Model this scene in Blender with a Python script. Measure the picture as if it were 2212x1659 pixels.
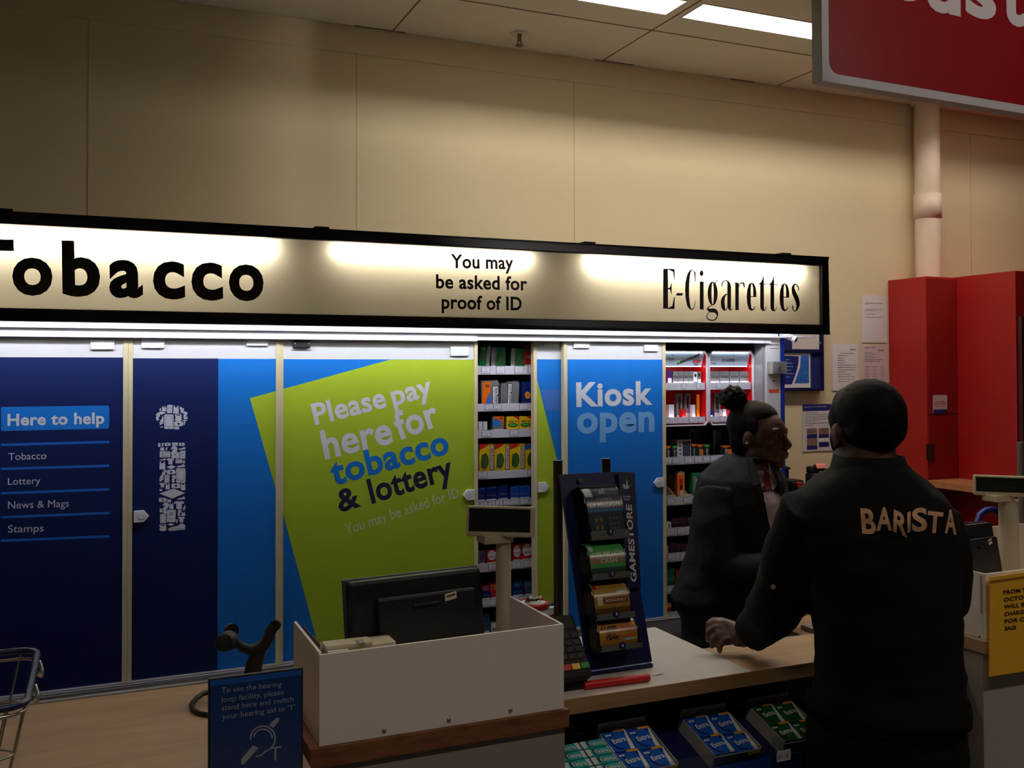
import bpy, bmesh, math, random
from mathutils import Vector as V, Matrix, noise
from mathutils.bvhtree import BVHTree
random.seed(7)
SC = bpy.context.scene
COL = SC.collection
for _o in list(bpy.data.objects): bpy.data.objects.remove(_o)

# ------------------------------------------------------------------ camera
F_PX, CX, CY = 2091.7, 1106.0, 763.0
YAW, PIT, ROL = math.radians(-23.373), math.radians(1.067), math.radians(-0.165)
CAM = V((0, 0, 1.65))
_r = V((math.cos(YAW), math.sin(YAW), 0)); _f = V((-math.sin(YAW), math.cos(YAW), 0)); _u = V((0, 0, 1))
_f2 = _f*math.cos(PIT) + _u*math.sin(PIT); _u2 = _u*math.cos(PIT) - _f*math.sin(PIT)
C_R = _r*math.cos(ROL) + _u2*math.sin(ROL); C_U = _u2*math.cos(ROL) - _r*math.sin(ROL); C_F = _f2
cd = bpy.data.cameras.new('camera'); cam = bpy.data.objects.new('camera', cd); COL.objects.link(cam)
cd.sensor_fit = 'HORIZONTAL'; cd.sensor_width = 36; cd.lens = 36*F_PX/2212
cd.shift_y = (CY - 829.5)/2212; cd.clip_start = 0.05
cam.matrix_world = Matrix(((C_R.x, C_U.x, -C_F.x, CAM.x), (C_R.y, C_U.y, -C_F.y, CAM.y), (C_R.z, C_U.z, -C_F.z, CAM.z), (0, 0, 0, 1)))
SC.camera = cam
SC.view_settings.view_transform = 'Standard'; SC.view_settings.look = 'None'
SC.view_settings.gamma = 1; SC.view_settings.use_curve_mapping = False
SC.view_settings.exposure = 0.0
# ------------------------------------------------------------------ world: dim warm store air
W = bpy.data.worlds.new('World'); SC.world = W; W.use_nodes = True
W.node_tree.nodes['Background'].inputs[0].default_value = (1.0, 0.86, 0.72, 1)
W.node_tree.nodes['Background'].inputs[1].default_value = 0.011
SC.cycles.max_bounces = 8; SC.cycles.diffuse_bounces = 5; SC.cycles.transmission_bounces = 6
SC.cycles.sample_clamp_indirect = 4; SC.cycles.caustics_reflective = False; SC.cycles.caustics_refractive = False
# strengths of the lamps built further down
K_CEIL = 57.0      # tubes of the ceiling lights over the kiosk
K_STORE = 7.0     # W, store lights in front of the counter
K_SIGN = 32.0      # tubes inside the light box
K_CANOPY = 37.0    # tube under the light box
K_SPOT = 33.0     # W, spotlight added to brighten the hanging sign
K_ECIG = 15.0       # strips inside the red display trays

def ray(x, y): return C_R*((x-CX)/F_PX) - C_U*((y-CY)/F_PX) + C_F
def PY(x, y, Y): d = ray(x, y); return CAM + d*(Y/d.y)
def PX(x, y, X): d = ray(x, y); return CAM + d*(X/d.x)
def PZ(x, y, z): d = ray(x, y); return CAM + d*((z-CAM.z)/d.z)
def PD(x, y, D): return CAM + ray(x, y)*D

# ------------------------------------------------------------------ materials
def lin(c):
    return tuple((v/255/12.92 if v/255 <= .04045 else ((v/255+.055)/1.055)**2.4) for v in c)
MATS = {}
def mat(name, c, rough=.5, metal=0, var=.06, scale=18, bump=0, bscale=200, spec=.5, alpha=1, trans=0, coat=0):
    if name in MATS: return MATS[name]
    m = bpy.data.materials.new(name); m.use_nodes = True; nt = m.node_tree; b = nt.nodes['Principled BSDF']
    l = lin(c)
    tc = nt.nodes.new('ShaderNodeTexCoord'); nz = nt.nodes.new('ShaderNodeTexNoise'); nz.inputs['Scale'].default_value = scale
    nz.inputs['Detail'].default_value = 4
    nt.links.new(tc.outputs['Object'], nz.inputs['Vector'])
    mx = nt.nodes.new('ShaderNodeMix'); mx.data_type = 'RGBA'
    nt.links.new(nz.outputs['Fac'], mx.inputs[0])
    mx.inputs[6].default_value = tuple(max(0, v*(1-var)) for v in l)+(1,)
    mx.inputs[7].default_value = tuple(min(1, v*(1+var)) for v in l)+(1,)
    nt.links.new(mx.outputs[2], b.inputs['Base Color'])
    b.inputs['Roughness'].default_value = rough; b.inputs['Metallic'].default_value = metal
    b.inputs['Specular IOR Level'].default_value = spec
    b.inputs['Coat Weight'].default_value = coat
    if trans: b.inputs['Transmission Weight'].default_value = trans
    if alpha < 1: b.inputs['Alpha'].default_value = alpha
    if bump:
        n2 = nt.nodes.new('ShaderNodeTexNoise'); n2.inputs['Scale'].default_value = bscale; n2.inputs['Detail'].default_value = 3
        nt.links.new(tc.outputs['Object'], n2.inputs['Vector'])
        bp = nt.nodes.new('ShaderNodeBump'); bp.inputs['Strength'].default_value = bump; bp.inputs['Distance'].default_value = .002
        nt.links.new(n2.outputs['Fac'], bp.inputs['Height']); nt.links.new(bp.outputs['Normal'], b.inputs['Normal'])
    MATS[name] = m; return m
def emit(name, c, s):
    m = bpy.data.materials.new(name); m.use_nodes = True; nt = m.node_tree
    nt.nodes.remove(nt.nodes['Principled BSDF']); e = nt.nodes.new('ShaderNodeEmission')
    e.inputs[0].default_value = lin(c)+(1,); e.inputs[1].default_value = s
    nt.links.new(e.outputs[0], nt.nodes['Material Output'].inputs[0]); MATS[name] = m; return m
def wood(name, c1, c2, rough=.45, axis=0, stretch=14, scale=3.0):
    m = bpy.data.materials.new(name); m.use_nodes = True; nt = m.node_tree; b = nt.nodes['Principled BSDF']
    tc = nt.nodes.new('ShaderNodeTexCoord'); mp = nt.nodes.new('ShaderNodeMapping')
    s = [stretch]*3; s[axis] = 1; mp.inputs['Scale'].default_value = s
    nz = nt.nodes.new('ShaderNodeTexNoise'); nz.inputs['Scale'].default_value = scale; nz.inputs['Detail'].default_value = 6; nz.inputs['Distortion'].default_value = .6
    cr = nt.nodes.new('ShaderNodeValToRGB')
    cr.color_ramp.elements[0].position = .3; cr.color_ramp.elements[0].color = lin(c1)+(1,)
    cr.color_ramp.elements[1].position = .7; cr.color_ramp.elements[1].color = lin(c2)+(1,)
    nt.links.new(tc.outputs['Object'], mp.inputs[0]); nt.links.new(mp.outputs[0], nz.inputs['Vector'])
    nt.links.new(nz.outputs['Fac'], cr.inputs[0]); nt.links.new(cr.outputs[0], b.inputs['Base Color'])
    b.inputs['Roughness'].default_value = rough; MATS[name] = m; return m
def clear(name, c=(235, 240, 242), fac=.12, rough=.08):
    m = bpy.data.materials.new(name); m.use_nodes = True; nt = m.node_tree; nt.nodes.remove(nt.nodes['Principled BSDF'])
    t = nt.nodes.new('ShaderNodeBsdfTransparent'); g = nt.nodes.new('ShaderNodeBsdfGlossy'); g.inputs['Roughness'].default_value = rough
    g.inputs[0].default_value = lin(c)+(1,); t.inputs[0].default_value = lin(c)+(1,)
    mx = nt.nodes.new('ShaderNodeMixShader'); mx.inputs[0].default_value = fac
    nt.links.new(t.outputs[0], mx.inputs[1]); nt.links.new(g.outputs[0], mx.inputs[2])
    nt.links.new(mx.outputs[0], nt.nodes['Material Output'].inputs[0]); MATS[name] = m; return m
def translucent(name, c):
    m = bpy.data.materials.new(name); m.use_nodes = True; nt = m.node_tree; nt.nodes.remove(nt.nodes['Principled BSDF'])
    t = nt.nodes.new('ShaderNodeBsdfTranslucent'); d = nt.nodes.new('ShaderNodeBsdfDiffuse')
    t.inputs[0].default_value = lin(c)+(1,); d.inputs[0].default_value = lin((236, 226, 200))+(1,)
    mx = nt.nodes.new('ShaderNodeMixShader'); mx.inputs[0].default_value = .35
    nt.links.new(t.outputs[0], mx.inputs[1]); nt.links.new(d.outputs[0], mx.inputs[2])
    nt.links.new(mx.outputs[0], nt.nodes['Material Output'].inputs[0]); MATS[name] = m; return m

# ------------------------------------------------------------------ object helpers
def tag(o, label=None, cat=None, group=None, kind=None):
    if label: o['label'] = label
    if cat: o['category'] = cat
    if group: o['group'] = group
    if kind: o['kind'] = kind
    return o
WM = {}
def thing(name, label, cat, loc=(0, 0, 0), rot=None, group=None):
    o = bpy.data.objects.new(name, None); COL.objects.link(o); o.empty_display_size = .05
    M = Matrix.Translation(V(loc))
    if rot is not None: M = M @ (rot if isinstance(rot, Matrix) else Matrix.Rotation(rot, 4, 'Z'))
    o.matrix_world = M; WM[o] = M
    return tag(o, label, cat, group)
_T = {}
def _glyphs(body, off, shear, space):
    cu = bpy.data.curves.new('lettering', 'FONT'); cu.body = body; cu.shear = shear; cu.space_character = space; cu.offset = off
    cu.resolution_u = 4
    ob = bpy.data.objects.new('lettering', cu); COL.objects.link(ob)
    dg = bpy.context.evaluated_depsgraph_get(); dg.update()
    me = bpy.data.meshes.new_from_object(ob.evaluated_get(dg))
    vs = [v.co.copy() for v in me.vertices]; fs = [tuple(p.vertices) for p in me.polygons]
    bpy.data.objects.remove(ob); bpy.data.curves.remove(cu); bpy.data.meshes.remove(me)
    return vs, fs
def tdata(body, bold, shear, space):
    k = (body, bold, shear, space)
    if k not in _T:
        sp = space+bold*1.6; vs = []; fs = []
        # heavier weight: outlines of growing offset laid over each other
        for i, q in enumerate((1, .72, .45, .2, 0) if bold else (0,)):
            v1, f1 = _glyphs(body, bold*q, shear, sp); o = len(vs)
            vs += [V((v.x, v.y, i*2.5e-5)) for v in v1]; fs += [tuple(o+j for j in f) for f in f1]
        _T[k] = (vs, fs)
    return _T[k]
CAPH = .729
class MB:
    """collects shapes, then links them as ONE mesh object"""
    def __init__(s): s.v = []; s.f = []; s.m = []; s.sm = []
    def add(s, vs, fs, mi=0, smooth=False):
        o = len(s.v); s.v += [V(x) for x in vs]
        for f in fs: s.f.append(tuple(o+i for i in f)); s.m.append(mi); s.sm.append(smooth)
        return s
    def box(s, x0, x1, y0, y1, z0, z1, mi=0, M=None):
        p = [V((x, y, z)) for x in (x0, x1) for y in (y0, y1) for z in (z0, z1)]
        if M: p = [M @ q for q in p]
        return s.add(p, [(0, 1, 3, 2), (4, 6, 7, 5), (0, 4, 5, 1), (2, 3, 7, 6), (0, 2, 6, 4), (1, 5, 7, 3)], mi)
    def rbox(s, x0, x1, y0, y1, z0, z1, r, mi=0, M=None):
        o = bmesh.new(); bmesh.ops.create_cube(o, size=1)
        bmesh.ops.scale(o, vec=(x1-x0, y1-y0, z1-z0), verts=o.verts)
        bmesh.ops.translate(o, vec=((x0+x1)/2, (y0+y1)/2, (z0+z1)/2), verts=o.verts)
        bmesh.ops.bevel(o, geom=o.edges[:], offset=r, segments=2, affect='EDGES', profile=.6)
        o.verts.ensure_lookup_table()
        p = [M @ q.co if M else q.co.copy() for q in o.verts]; fs = [tuple(q.index for q in f.verts) for f in o.faces]; o.free()
        return s.add(p, fs, mi)
    def cyl(s, a, b, r0, r1=None, n=20, mi=0, cap=True, smooth=True):
        a = V(a); b = V(b); r1 = r0 if r1 is None else r1
        d = (b-a).normalized(); e = d.orthogonal().normalized(); g = d.cross(e)
        vs = []
        for p, r in ((a, r0), (b, r1)):
            for i in range(n):
                t = 2*math.pi*i/n; vs.append(p + (e*math.cos(t)+g*math.sin(t))*r)
        s.add(vs, [(i, (i+1) % n, n+(i+1) % n, n+i) for i in range(n)], mi, smooth)
        if cap:
            s.add(vs[:n], [tuple(reversed(range(n)))], mi); s.add(vs[n:], [tuple(range(n))], mi)
        return s
    def tube(s, pts, r, n=10, mi=0, closed=False):
        pts = [V(p) for p in pts]; N = len(pts); rs = r if isinstance(r, (list, tuple)) else [r]*N
        prev = None; vs = []
        for i, p in enumerate(pts):
            a = pts[(i-1) % N] if (i or closed) else pts[0]; b = pts[(i+1) % N] if (i < N-1 or closed) else pts[-1]
            d = (b-a).normalized()
            e = d.orthogonal().normalized() if prev is None else (prev - d*prev.dot(d)).normalized()
            prev = e; g = d.cross(e)
            for k in range(n):
                t = 2*math.pi*k/n; vs.append(p+(e*math.cos(t)+g*math.sin(t))*rs[i])
        fs = []
        for i in range(N if closed else N-1):
            j = (i+1) % N
            for k in range(n): fs.append((i*n+k, i*n+(k+1) % n, j*n+(k+1) % n, j*n+k))
        s.add(vs, fs, mi, True)
        if not closed:
            s.add(vs[:n], [tuple(reversed(range(n)))], mi); s.add(vs[-n:], [tuple(range(n))], mi)
        return s
    def prism(s, pts, d, mi=0):
        """polygon (3-D points) pushed along vector d"""
        pts = [V(p) for p in pts]; n = len(pts); d = V(d)
        vs = pts+[p+d for p in pts]
        return s.add(vs, [tuple(reversed(range(n))), tuple(range(n, 2*n))]+[(i, (i+1) % n, n+(i+1) % n, n+i) for i in range(n)], mi)
    def poly(s, pts, mi=0): return s.add(pts, [tuple(range(len(pts)))], mi)
    def sphere(s, c, r, mi=0, nu=16, nv=10, M=None):
        r = (r, r, r) if not isinstance(r, (tuple, list)) else r; c = V(c); vs = []; fs = []
        R = M or Matrix.Identity(3)
        for j in range(nv+1):
            t = math.pi*j/nv
            for i in range(nu):
                p = 2*math.pi*i/nu
                vs.append(c + R @ V((r[0]*math.sin(t)*math.cos(p), r[1]*math.sin(t)*math.sin(p), r[2]*math.cos(t))))
        for j in range(nv):
            for i in range(nu):
                a, b, cc, d = j*nu+i, j*nu+(i+1) % nu, (j+1)*nu+(i+1) % nu, (j+1)*nu+i
                if j == 0: fs.append((a, d, cc))
                elif j == nv-1: fs.append((a, d, b))
                else: fs.append((a, d, cc, b))
        return s.add(vs, fs, mi, True)
    def lathe(s, prof, c, axis=(0, 0, 1), n=24, mi=0):
        a = V(axis).normalized(); e = a.orthogonal().normalized(); g = a.cross(e); c = V(c); vs = []
        for (r, h) in prof:
            for i in range(n):
                t = 2*math.pi*i/n; vs.append(c+a*h+(e*math.cos(t)+g*math.sin(t))*r)
        fs = [(j*n+i, j*n+(i+1) % n, (j+1)*n+(i+1) % n, (j+1)*n+i) for j in range(len(prof)-1) for i in range(n)]
        return s.add(vs, fs, mi, True)
    def loft(s, rings, mi=0, cap=True):
        n = len(rings[0]); vs = [V(p) for r in rings for p in r]
        s.add(vs, [(j*n+i, j*n+(i+1) % n, (j+1)*n+(i+1) % n, (j+1)*n+i) for j in range(len(rings)-1) for i in range(n)], mi, True)
        if cap: s.add(rings[0], [tuple(reversed(range(n)))], mi, True); s.add(rings[-1], [tuple(range(n))], mi, True)
        return s
    def text(s, body, A, B, cap, n=(0, -1, 0), mi=0, bold=0, shear=0, eps=.0001, space=1.0):
        """lettering from A to B (ends of the base line), cap height in metres, facing n"""
        A = V(A); B = V(B); n = V(n).normalized(); u = (B-A).normalized(); w = n.cross(u)
        vs, fs = tdata(body, bold, shear, space)
        x0 = min(v.x for v in vs); x1 = max(v.x for v in vs); sx = (B-A).length/(x1-x0); sy = cap/CAPH
        return s.add([A+u*(v.x-x0)*sx+w*v.y*sy+n*(eps+v.z) for v in vs], fs, mi)
    def build(s, name, mats, parent=None, world=True, bevel=0, seg=2, angle=.6):
        me = bpy.data.meshes.new(name)
        vs = s.v
        if parent is not None and world:
            I = WM[parent].inverted(); vs = [I @ v for v in vs]
        me.from_pydata([tuple(v) for v in vs], [], s.f)
        mats = mats if isinstance(mats, (list, tuple)) else [mats]
        for m in mats: me.materials.append(m)
        me.polygons.foreach_set('material_index', s.m); me.polygons.foreach_set('use_smooth', s.sm)
        me.update()
        if bevel:
            bm = bmesh.new(); bm.from_mesh(me); bmesh.ops.remove_doubles(bm, verts=bm.verts, dist=1e-6)
            es = [e for e in bm.edges if len(e.link_faces) == 2 and e.calc_face_angle(0) > angle]
            bmesh.ops.bevel(bm, geom=es, offset=bevel, segments=seg, affect='EDGES', profile=.6, clamp_overlap=True)
            bm.to_mesh(me); bm.free()
        o = bpy.data.objects.new(name, me); COL.objects.link(o)
        if parent is not None: o.parent = parent; WM[o] = WM[parent]
        else: WM[o] = Matrix.Identity(4)
        return o
def solo(mb, name, mats, label, cat, group=None, origin=None, **k):
    """a thing that is one mesh, its origin at its base"""
    if origin is None:
        xs = [v.x for v in mb.v]; ys = [v.y for v in mb.v]; zs = [v.z for v in mb.v]
        origin = V(((min(xs)+max(xs))/2, (min(ys)+max(ys))/2, min(zs)))
    o = mb_build_at(mb, name, mats, V(origin), **k)
    return tag(o, label, cat, group)
def mb_build_at(mb, name, mats, org, **k):
    mb.v = [v-org for v in mb.v]
    o = mb.build(name, mats, None, **k); o.location = org; WM[o] = Matrix.Translation(org); return o
def struct(o): o['kind'] = 'structure'; return o

# palette
WHITE = mat('white_laminate', (226, 226, 224), .45)
BRIGHT = mat('white_enamel', (236, 236, 238), .35)
CREAM = mat('cream_trim', (214, 200, 158), .55)
NAVY = mat('navy_vinyl', (15, 28, 76), .42, spec=.3)
BLUE = mat('blue_vinyl', (24, 112, 196), .42, spec=.3)
MIDBLUE = mat('mid_blue_vinyl', (30, 100, 190), .42, spec=.3)
PALEB = mat('faded_blue_vinyl', (72, 118, 190), .42, spec=.3)
LIME = mat('lime_vinyl', (166, 188, 46), .42, spec=.3)
LETW = mat('white_lettering', (225, 226, 230), .5)
LETG = mat('pale_lettering', (150, 160, 110), .5)
LETB = mat('pale_blue_lettering', (120, 175, 222), .5)
INK = mat('dark_ink', (16, 18, 28), .5)
INKB = mat('brown_black_ink', (28, 20, 14), .55)
GREYINK = mat('grey_ink', (90, 88, 96), .6)
BLACK = mat('black_plastic', (20, 20, 22), .45)
BLACKM = mat('matt_black', (13, 13, 15), .7)
FRAMEB = mat('blue_black_enamel', (12, 14, 26), .35)
DARK = mat('dark_interior', (14, 13, 14), .8)
STEEL = mat('brushed_steel', (170, 168, 165), .35, .9)
ALU = mat('grey_aluminium', (165, 163, 165), .4, .3)
BEIGE = mat('beige_plastic', (196, 186, 160), .5)
GREYP = mat('grey_panel', (150, 146, 144), .55)
WALLM = mat('cream_paint', (224, 210, 174), .75, var=.03, scale=4, bump=.08, bscale=90)
CEILM = mat('ceiling_tile', (242, 236, 220), .85, var=.03, scale=6, bump=.1, bscale=160)
PAPER = mat('white_paper', (226, 222, 226), .7)
PINKP = mat('pinkish_paper', (222, 200, 206), .7)
RED = mat('red_laminate', (152, 11, 10), .5)
REDD = mat('deep_red_plastic', (170, 16, 20), .4)

# ================================================================== the setting
YW = 3.585; ZC = 2.96; YG = 3.10; YS = 2.85
# ceiling with the two light openings cut out
HOLES = [(.98, 1.925, 2.875, 3.02), (1.99, 3.195, 2.875, 3.02), (3.26, 4.46, 2.875, 3.02), (-.3, .9, .25, .45), (1.7, 2.9, .25, .45)]
xs = sorted({-4, 7}|{h[0] for h in HOLES}|{h[1] for h in HOLES}); ys = sorted({-3.5, YW+.02}|{h[2] for h in HOLES}|{h[3] for h in HOLES})
m = MB()
for i in range(len(xs)-1):
    for j in range(len(ys)-1):
        cx, cy = (xs[i]+xs[i+1])/2, (ys[j]+ys[j+1])/2
        if any(h[0] < cx < h[1] and h[2] < cy < h[3] for h in HOLES): continue
        m.box(xs[i], xs[i+1], ys[j], ys[j+1], ZC, ZC+.02)
struct(m.build('ceiling', CEILM))
LINE = mat('ceiling_joint', (120, 98, 70), .8)
m = MB()
for X in (-.78, .135, 1.05, 1.965, 2.88, 3.8, 4.7): m.box(X-.003, X+.003, -3, YW, ZC-.0015, ZC)
for Y in (3.182, 2.58, 1.98, 1.38): m.box(-3, 6.5, Y-.003, Y+.003, ZC-.0015, ZC)
for a, b in ((2.0, 2.12), (.9, 1.1), (1.93, 2.0), (2.62, 2.75)): m.box(a, b, YW-.012, YW-.002, ZC-.001, ZC+.004)
struct(m.build('trim_1', LINE))
m = MB(); m.box(-4, 7, YW, YW+.1, 0, ZC); struct(m.build('wall_back', WALLM))
# plaster panel joints and the shallow band under the ceiling
SEAM = mat('wall_joint', (196, 172, 126), .8)
m = MB()
for px in (190, 770, 1240, 2095):
    X = PY(px, 300, YW).x; m.box(X-.0015, X+.0015, YW-.001, YW, 0, ZC-.1)
struct(m.build('trim_2', SEAM))
m = MB(); m.box(-4, 7, YW-.004, YW, ZC-.105, ZC); struct(m.build('trim_3', WALLM, bevel=.002))
FLOORM = mat('floor_tile', (120, 116, 110), .4, var=.1, scale=3)
m = MB(); m.box(-4, 7, -3.5, YW+.1, -.05, 0); struct(m.build('floor', FLOORM))

# ceiling lights
TUBEM = emit('ceiling_tube', (255, 245, 230), K_CEIL)
OFFW = mat('lamp_housing', (235, 233, 226), .4)
LAMPL = ['long recessed ceiling light over the kiosk, left one, running off the top of the photo',
         'long recessed ceiling light over the kiosk, right one, half behind the red hanging sign', 'recessed ceiling light hidden behind the red hanging sign']
for i, (x0, x1, y0, y1) in enumerate(HOLES):
    vis = i < 3
    t = thing('ceiling_light', LAMPL[i] if vis else ('recessed store light in front of the counter, %s' % ('left' if i == 3 else 'right')), 'light', ((x0+x1)/2, (y0+y1)/2, ZC), group='recessed ceiling lights')
    m = MB(); h = .085
    m.box(x0, x1, y0, y1, ZC+h, ZC+h+.01)
    m.box(x0+.001, x0+.004, y0+.001, y1-.001, ZC-.003, ZC+h); m.box(x1-.004, x1-.001, y0+.001, y1-.001, ZC-.003, ZC+h)
    m.box(x0+.004, x1-.004, y0+.001, y0+.004, ZC-.003, ZC+h); m.box(x0+.004, x1-.004, y1-.004, y1-.001, ZC-.003, ZC+h)
    m.build('housing', OFFW, t)
    if vis:
        for y in ((y0+y1)/2-.032, (y0+y1)/2+.032):
            m = MB(); m.cyl((x0+.03, y, ZC+.052), (x1-.03, y, ZC+.052), .013, n=12); m.build('tube', TUBEM if i < 2 else emit('dim_ceiling_tube', (255, 240, 222), K_CEIL*.6), t)
        for xe, sg in ((x0+.0045, 1), (x1-.0045, -1)):
            m = MB(); m.prism([(xe, y0+.005, ZC), (xe, y1-.005, ZC), (xe+sg*.05, y1-.005, ZC+.05), (xe+sg*.05, y0+.005, ZC+.05)], (0, 0, .004)); m.build('end_reflector', OFFW, t)
    else:
        m = MB(); m.cyl((x0+.03, (y0+y1)/2, ZC+.06), (x1-.03, (y0+y1)/2, ZC+.06), .013, n=12); m.build('tube', OFFW, t)
        ld = bpy.data.lights.new('lamp', 'AREA'); ld.shape = 'RECTANGLE'; ld.size = 1.1; ld.size_y = .12; ld.energy = K_STORE
        ld.color = (1, .87, .74); ld.spread = math.radians(125)
        lo = bpy.data.objects.new('lamp', ld); COL.objects.link(lo); lo.parent = t; lo.location = (0, 0, .03)
        WM[lo] = WM[t]

# sprinkler
t = thing('sprinkler_head', 'brass sprinkler head with white rose hanging from ceiling', 'sprinkler', (1.51, 3.412, ZC))
m = MB(); m.lathe([(.0, -.004), (.034, -.004), (.036, 0)], (1.51, 3.412, ZC)); m.build('rose', OFFW, t)
m = MB(); m.cyl((1.51, 3.412, ZC-.004), (1.51, 3.412, ZC-.03), .009, .007); m.cyl((1.51, 3.412, ZC-.046), (1.51, 3.412, ZC-.049), .016, n=16)
m.cyl((1.519, 3.412, ZC-.03), (1.514, 3.412, ZC-.047), .0022, n=8); m.cyl((1.501, 3.412, ZC-.03), (1.506, 3.412, ZC-.047), .0022, n=8)
m.build('nozzle', mat('brass', (110, 92, 60), .4, .7), t)

# soil pipe on the wall
pl = PY(1979, 500, YW-.06); pr = PY(2022, 500, YW-.06); pcx = (pl.x+pr.x)/2; prd = (pr.x-pl.x)/2*.96; pY = YW-.07
t = thing('waste_pipe', 'white round waste pipe running up wall behind red cabinets', 'pipe', (pcx, pY, 2.096))
PIPEM = mat('pipe_plastic', (232, 214, 196), .4)
m = MB(); m.cyl((pcx, pY, 2.096), (pcx, pY, ZC-.002), prd-.003, n=32); m.build('pipe', PIPEM, t)
zc_ = PY(2000, 420, pY).z; zd_ = PY(2000, 472, pY).z
m = MB(); m.lathe([(prd-.003, zd_), (prd+.002, zd_), (prd+.002, zc_), (prd-.003, zc_)], (pcx, pY, 0), n=32); m.build('coupling', PIPEM, t)
m = MB(); m.lathe([(prd, ZC-.02), (prd+.012, ZC-.012), (prd+.014, ZC-.002)], (pcx, pY, 0), n=32); m.build('collar', PIPEM, t)

# ================================================================== light box sign
t = thing('lightbox_sign', 'long backlit sign in black frame reading Tobacco and E-Cigarettes', 'sign', (1.1, YS+.07, 1.787))
x0, x1 = -.75, 2.523; z0, z1 = 1.787, 2.0705
fz = PY(900, 672, YS).z; ft = PY(900, 526, YS).z     # window of the frame
wz0 = PY(900, 683, YS).z; wz1 = PY(900, 526, YS).z
xe = PY(1776, 630, YS).x
m = MB()
m.box(x0, x1, YS, YS+.05, z1-.031, z1); m.box(x0, x1, YS, YS+.02, z0, z0+.033)
m.box(xe, x1, YS, YS+.05, z0, z1)
m.box(x0-.03, x0, YS, YS+.05, z0, z1)
m.build('frame', FRAMEB, t, bevel=.004)
WIN0, WIN1 = z0+.033, z1-.031
INBOX = mat('lightbox_inside', (240, 236, 226), .6)
m = MB(); m.box(x0, xe, YS+.044, YS+.05, z0, z1-.031); m.box(x0, xe, YS+.02, YS+.044, z0, z0+.012); m.box(xe-.004, xe, YS+.02, YS+.044, z0+.012, z1-.031)
m.build('tray', INBOX, t)
ACR = translucent('opal_acrylic', (250, 244, 226))
m = MB(); m.poly([(x0, YS+.014, WIN0-.004), (xe, YS+.014, WIN0-.004), (xe, YS+.014, WIN1+.004), (x0, YS+.014, WIN1+.004)]); m.build('opal_panel', ACR, t)
for a, b, k in ((-.72, .47, 1.5), (.66, 1.30, .62), (1.52, 2.40, 1.25)):
    tm = emit('sign_tube', (255, 246, 226), K_SIGN*k)
    m = MB(); m.cyl((a, YS+.031, WIN1-.024), (b, YS+.031, WIN1-.024), .009, n=12); m.build('tube', tm, t)
def sx(px, py): return PY(px, py, YS+.012)
m = MB()
def stext(mb, body, xa, ya, xb, yb, capx, Y, **k):
    A = PY(xa, ya, Y); B = PY(xb, yb, Y); 
    A2 = PY((xa+xb)/2, (ya+yb)/2, Y); C2 = PY((xa+xb)/2, (ya+yb)/2-capx, Y)
    mb.text(body, A, B, (C2-A2).length, **k)
# the big word: cap height from the b's ascender, drawn letter by letter from its own widths
for ch, xa, xb, yb, cap in (('T', -78, 32, 630, 116), ('o', 27, 114, 632, 112), ('b', 135, 217, 634, 116), ('a', 236, 309, 637, 112), ('c', 331, 400, 640, 112), ('c', 414, 482, 642.5, 112), ('o', 495, 570, 644, 108)):
    stext(m, ch, xa, yb, xb, yb+.5, cap*1.0, YS+.013, bold=.035)
m.build('lettering', INKB, t)
for b, xa, xb, y in (('You may', 974, 1109, 578), ('be asked for', 942, 1139, 622), ('proof of ID', 954, 1127, 666)):
    m = MB(); stext(m, b, xa, y, xb, y+5*(xb-xa)/197*.9, 30, YS+.013, bold=.024); m.build('lettering', INKB, t)
m = MB()
# tall narrow fat-face word, letter by letter
YL = YS+.013
def gx(x, y): return PY(1400+.3152*x, 540+.3152*y, YL)-V((0, .0004, 0))
def gp(pts): m.poly([gx(x, y) for x, y in pts])
def sm(pts, n=6):     # smooth stroke: x, y, half width
    out = []; N = len(pts)
    for i in range(N-1):
        p = [pts[max(i-1, 0)], pts[i], pts[i+1], pts[min(i+2, N-1)]]
        for j in range(n):
            u = j/n; out.append(tuple(.5*(2*p[1][k]+(p[2][k]-p[0][k])*u+(2*p[0][k]-5*p[1][k]+4*p[2][k]-p[3][k])*u*u+(3*p[1][k]-p[0][k]-3*p[2][k]+p[3][k])*u**3) for k in range(3)))
    out.append(pts[-1]); return out
def L(*p, smooth=True):
    q = sm(list(p)) if smooth and len(p) > 2 else list(p); vs = []
    for i in range(len(q)):
        a_ = q[max(i-1, 0)]; b_ = q[min(i+1, len(q)-1)]; dx, dy = b_[0]-a_[0], b_[1]-a_[1]; l = math.hypot(dx, dy) or 1
        h = max(q[i][2], 1.2); vs += [gx(q[i][0]-dy/l*h, q[i][1]+dx/l*h), gx(q[i][0]+dy/l*h, q[i][1]-dx/l*h)]
    m.add(vs, [(2*i, 2*i+1, 2*i+3, 2*i+2) for i in range(len(q)-1)])
def done():
    global m
    m.build('lettering', INKB, t); m = MB()
# E
gp([(103, 128), (136, 129), (136, 403), (103, 402)]); gp([(136, 128), (183, 130), (182, 203), (178, 203), (170, 150), (136, 134)])
gp([(136, 262), (150, 256), (158, 228), (161, 228), (161, 302), (158, 302), (150, 274), (136, 268)]); gp([(136, 398), (165, 383), (178, 322), (183, 322), (180, 405), (136, 404)]); done()
gp([(197, 295), (240, 296), (232, 313), (190, 312)]); done()
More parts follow.
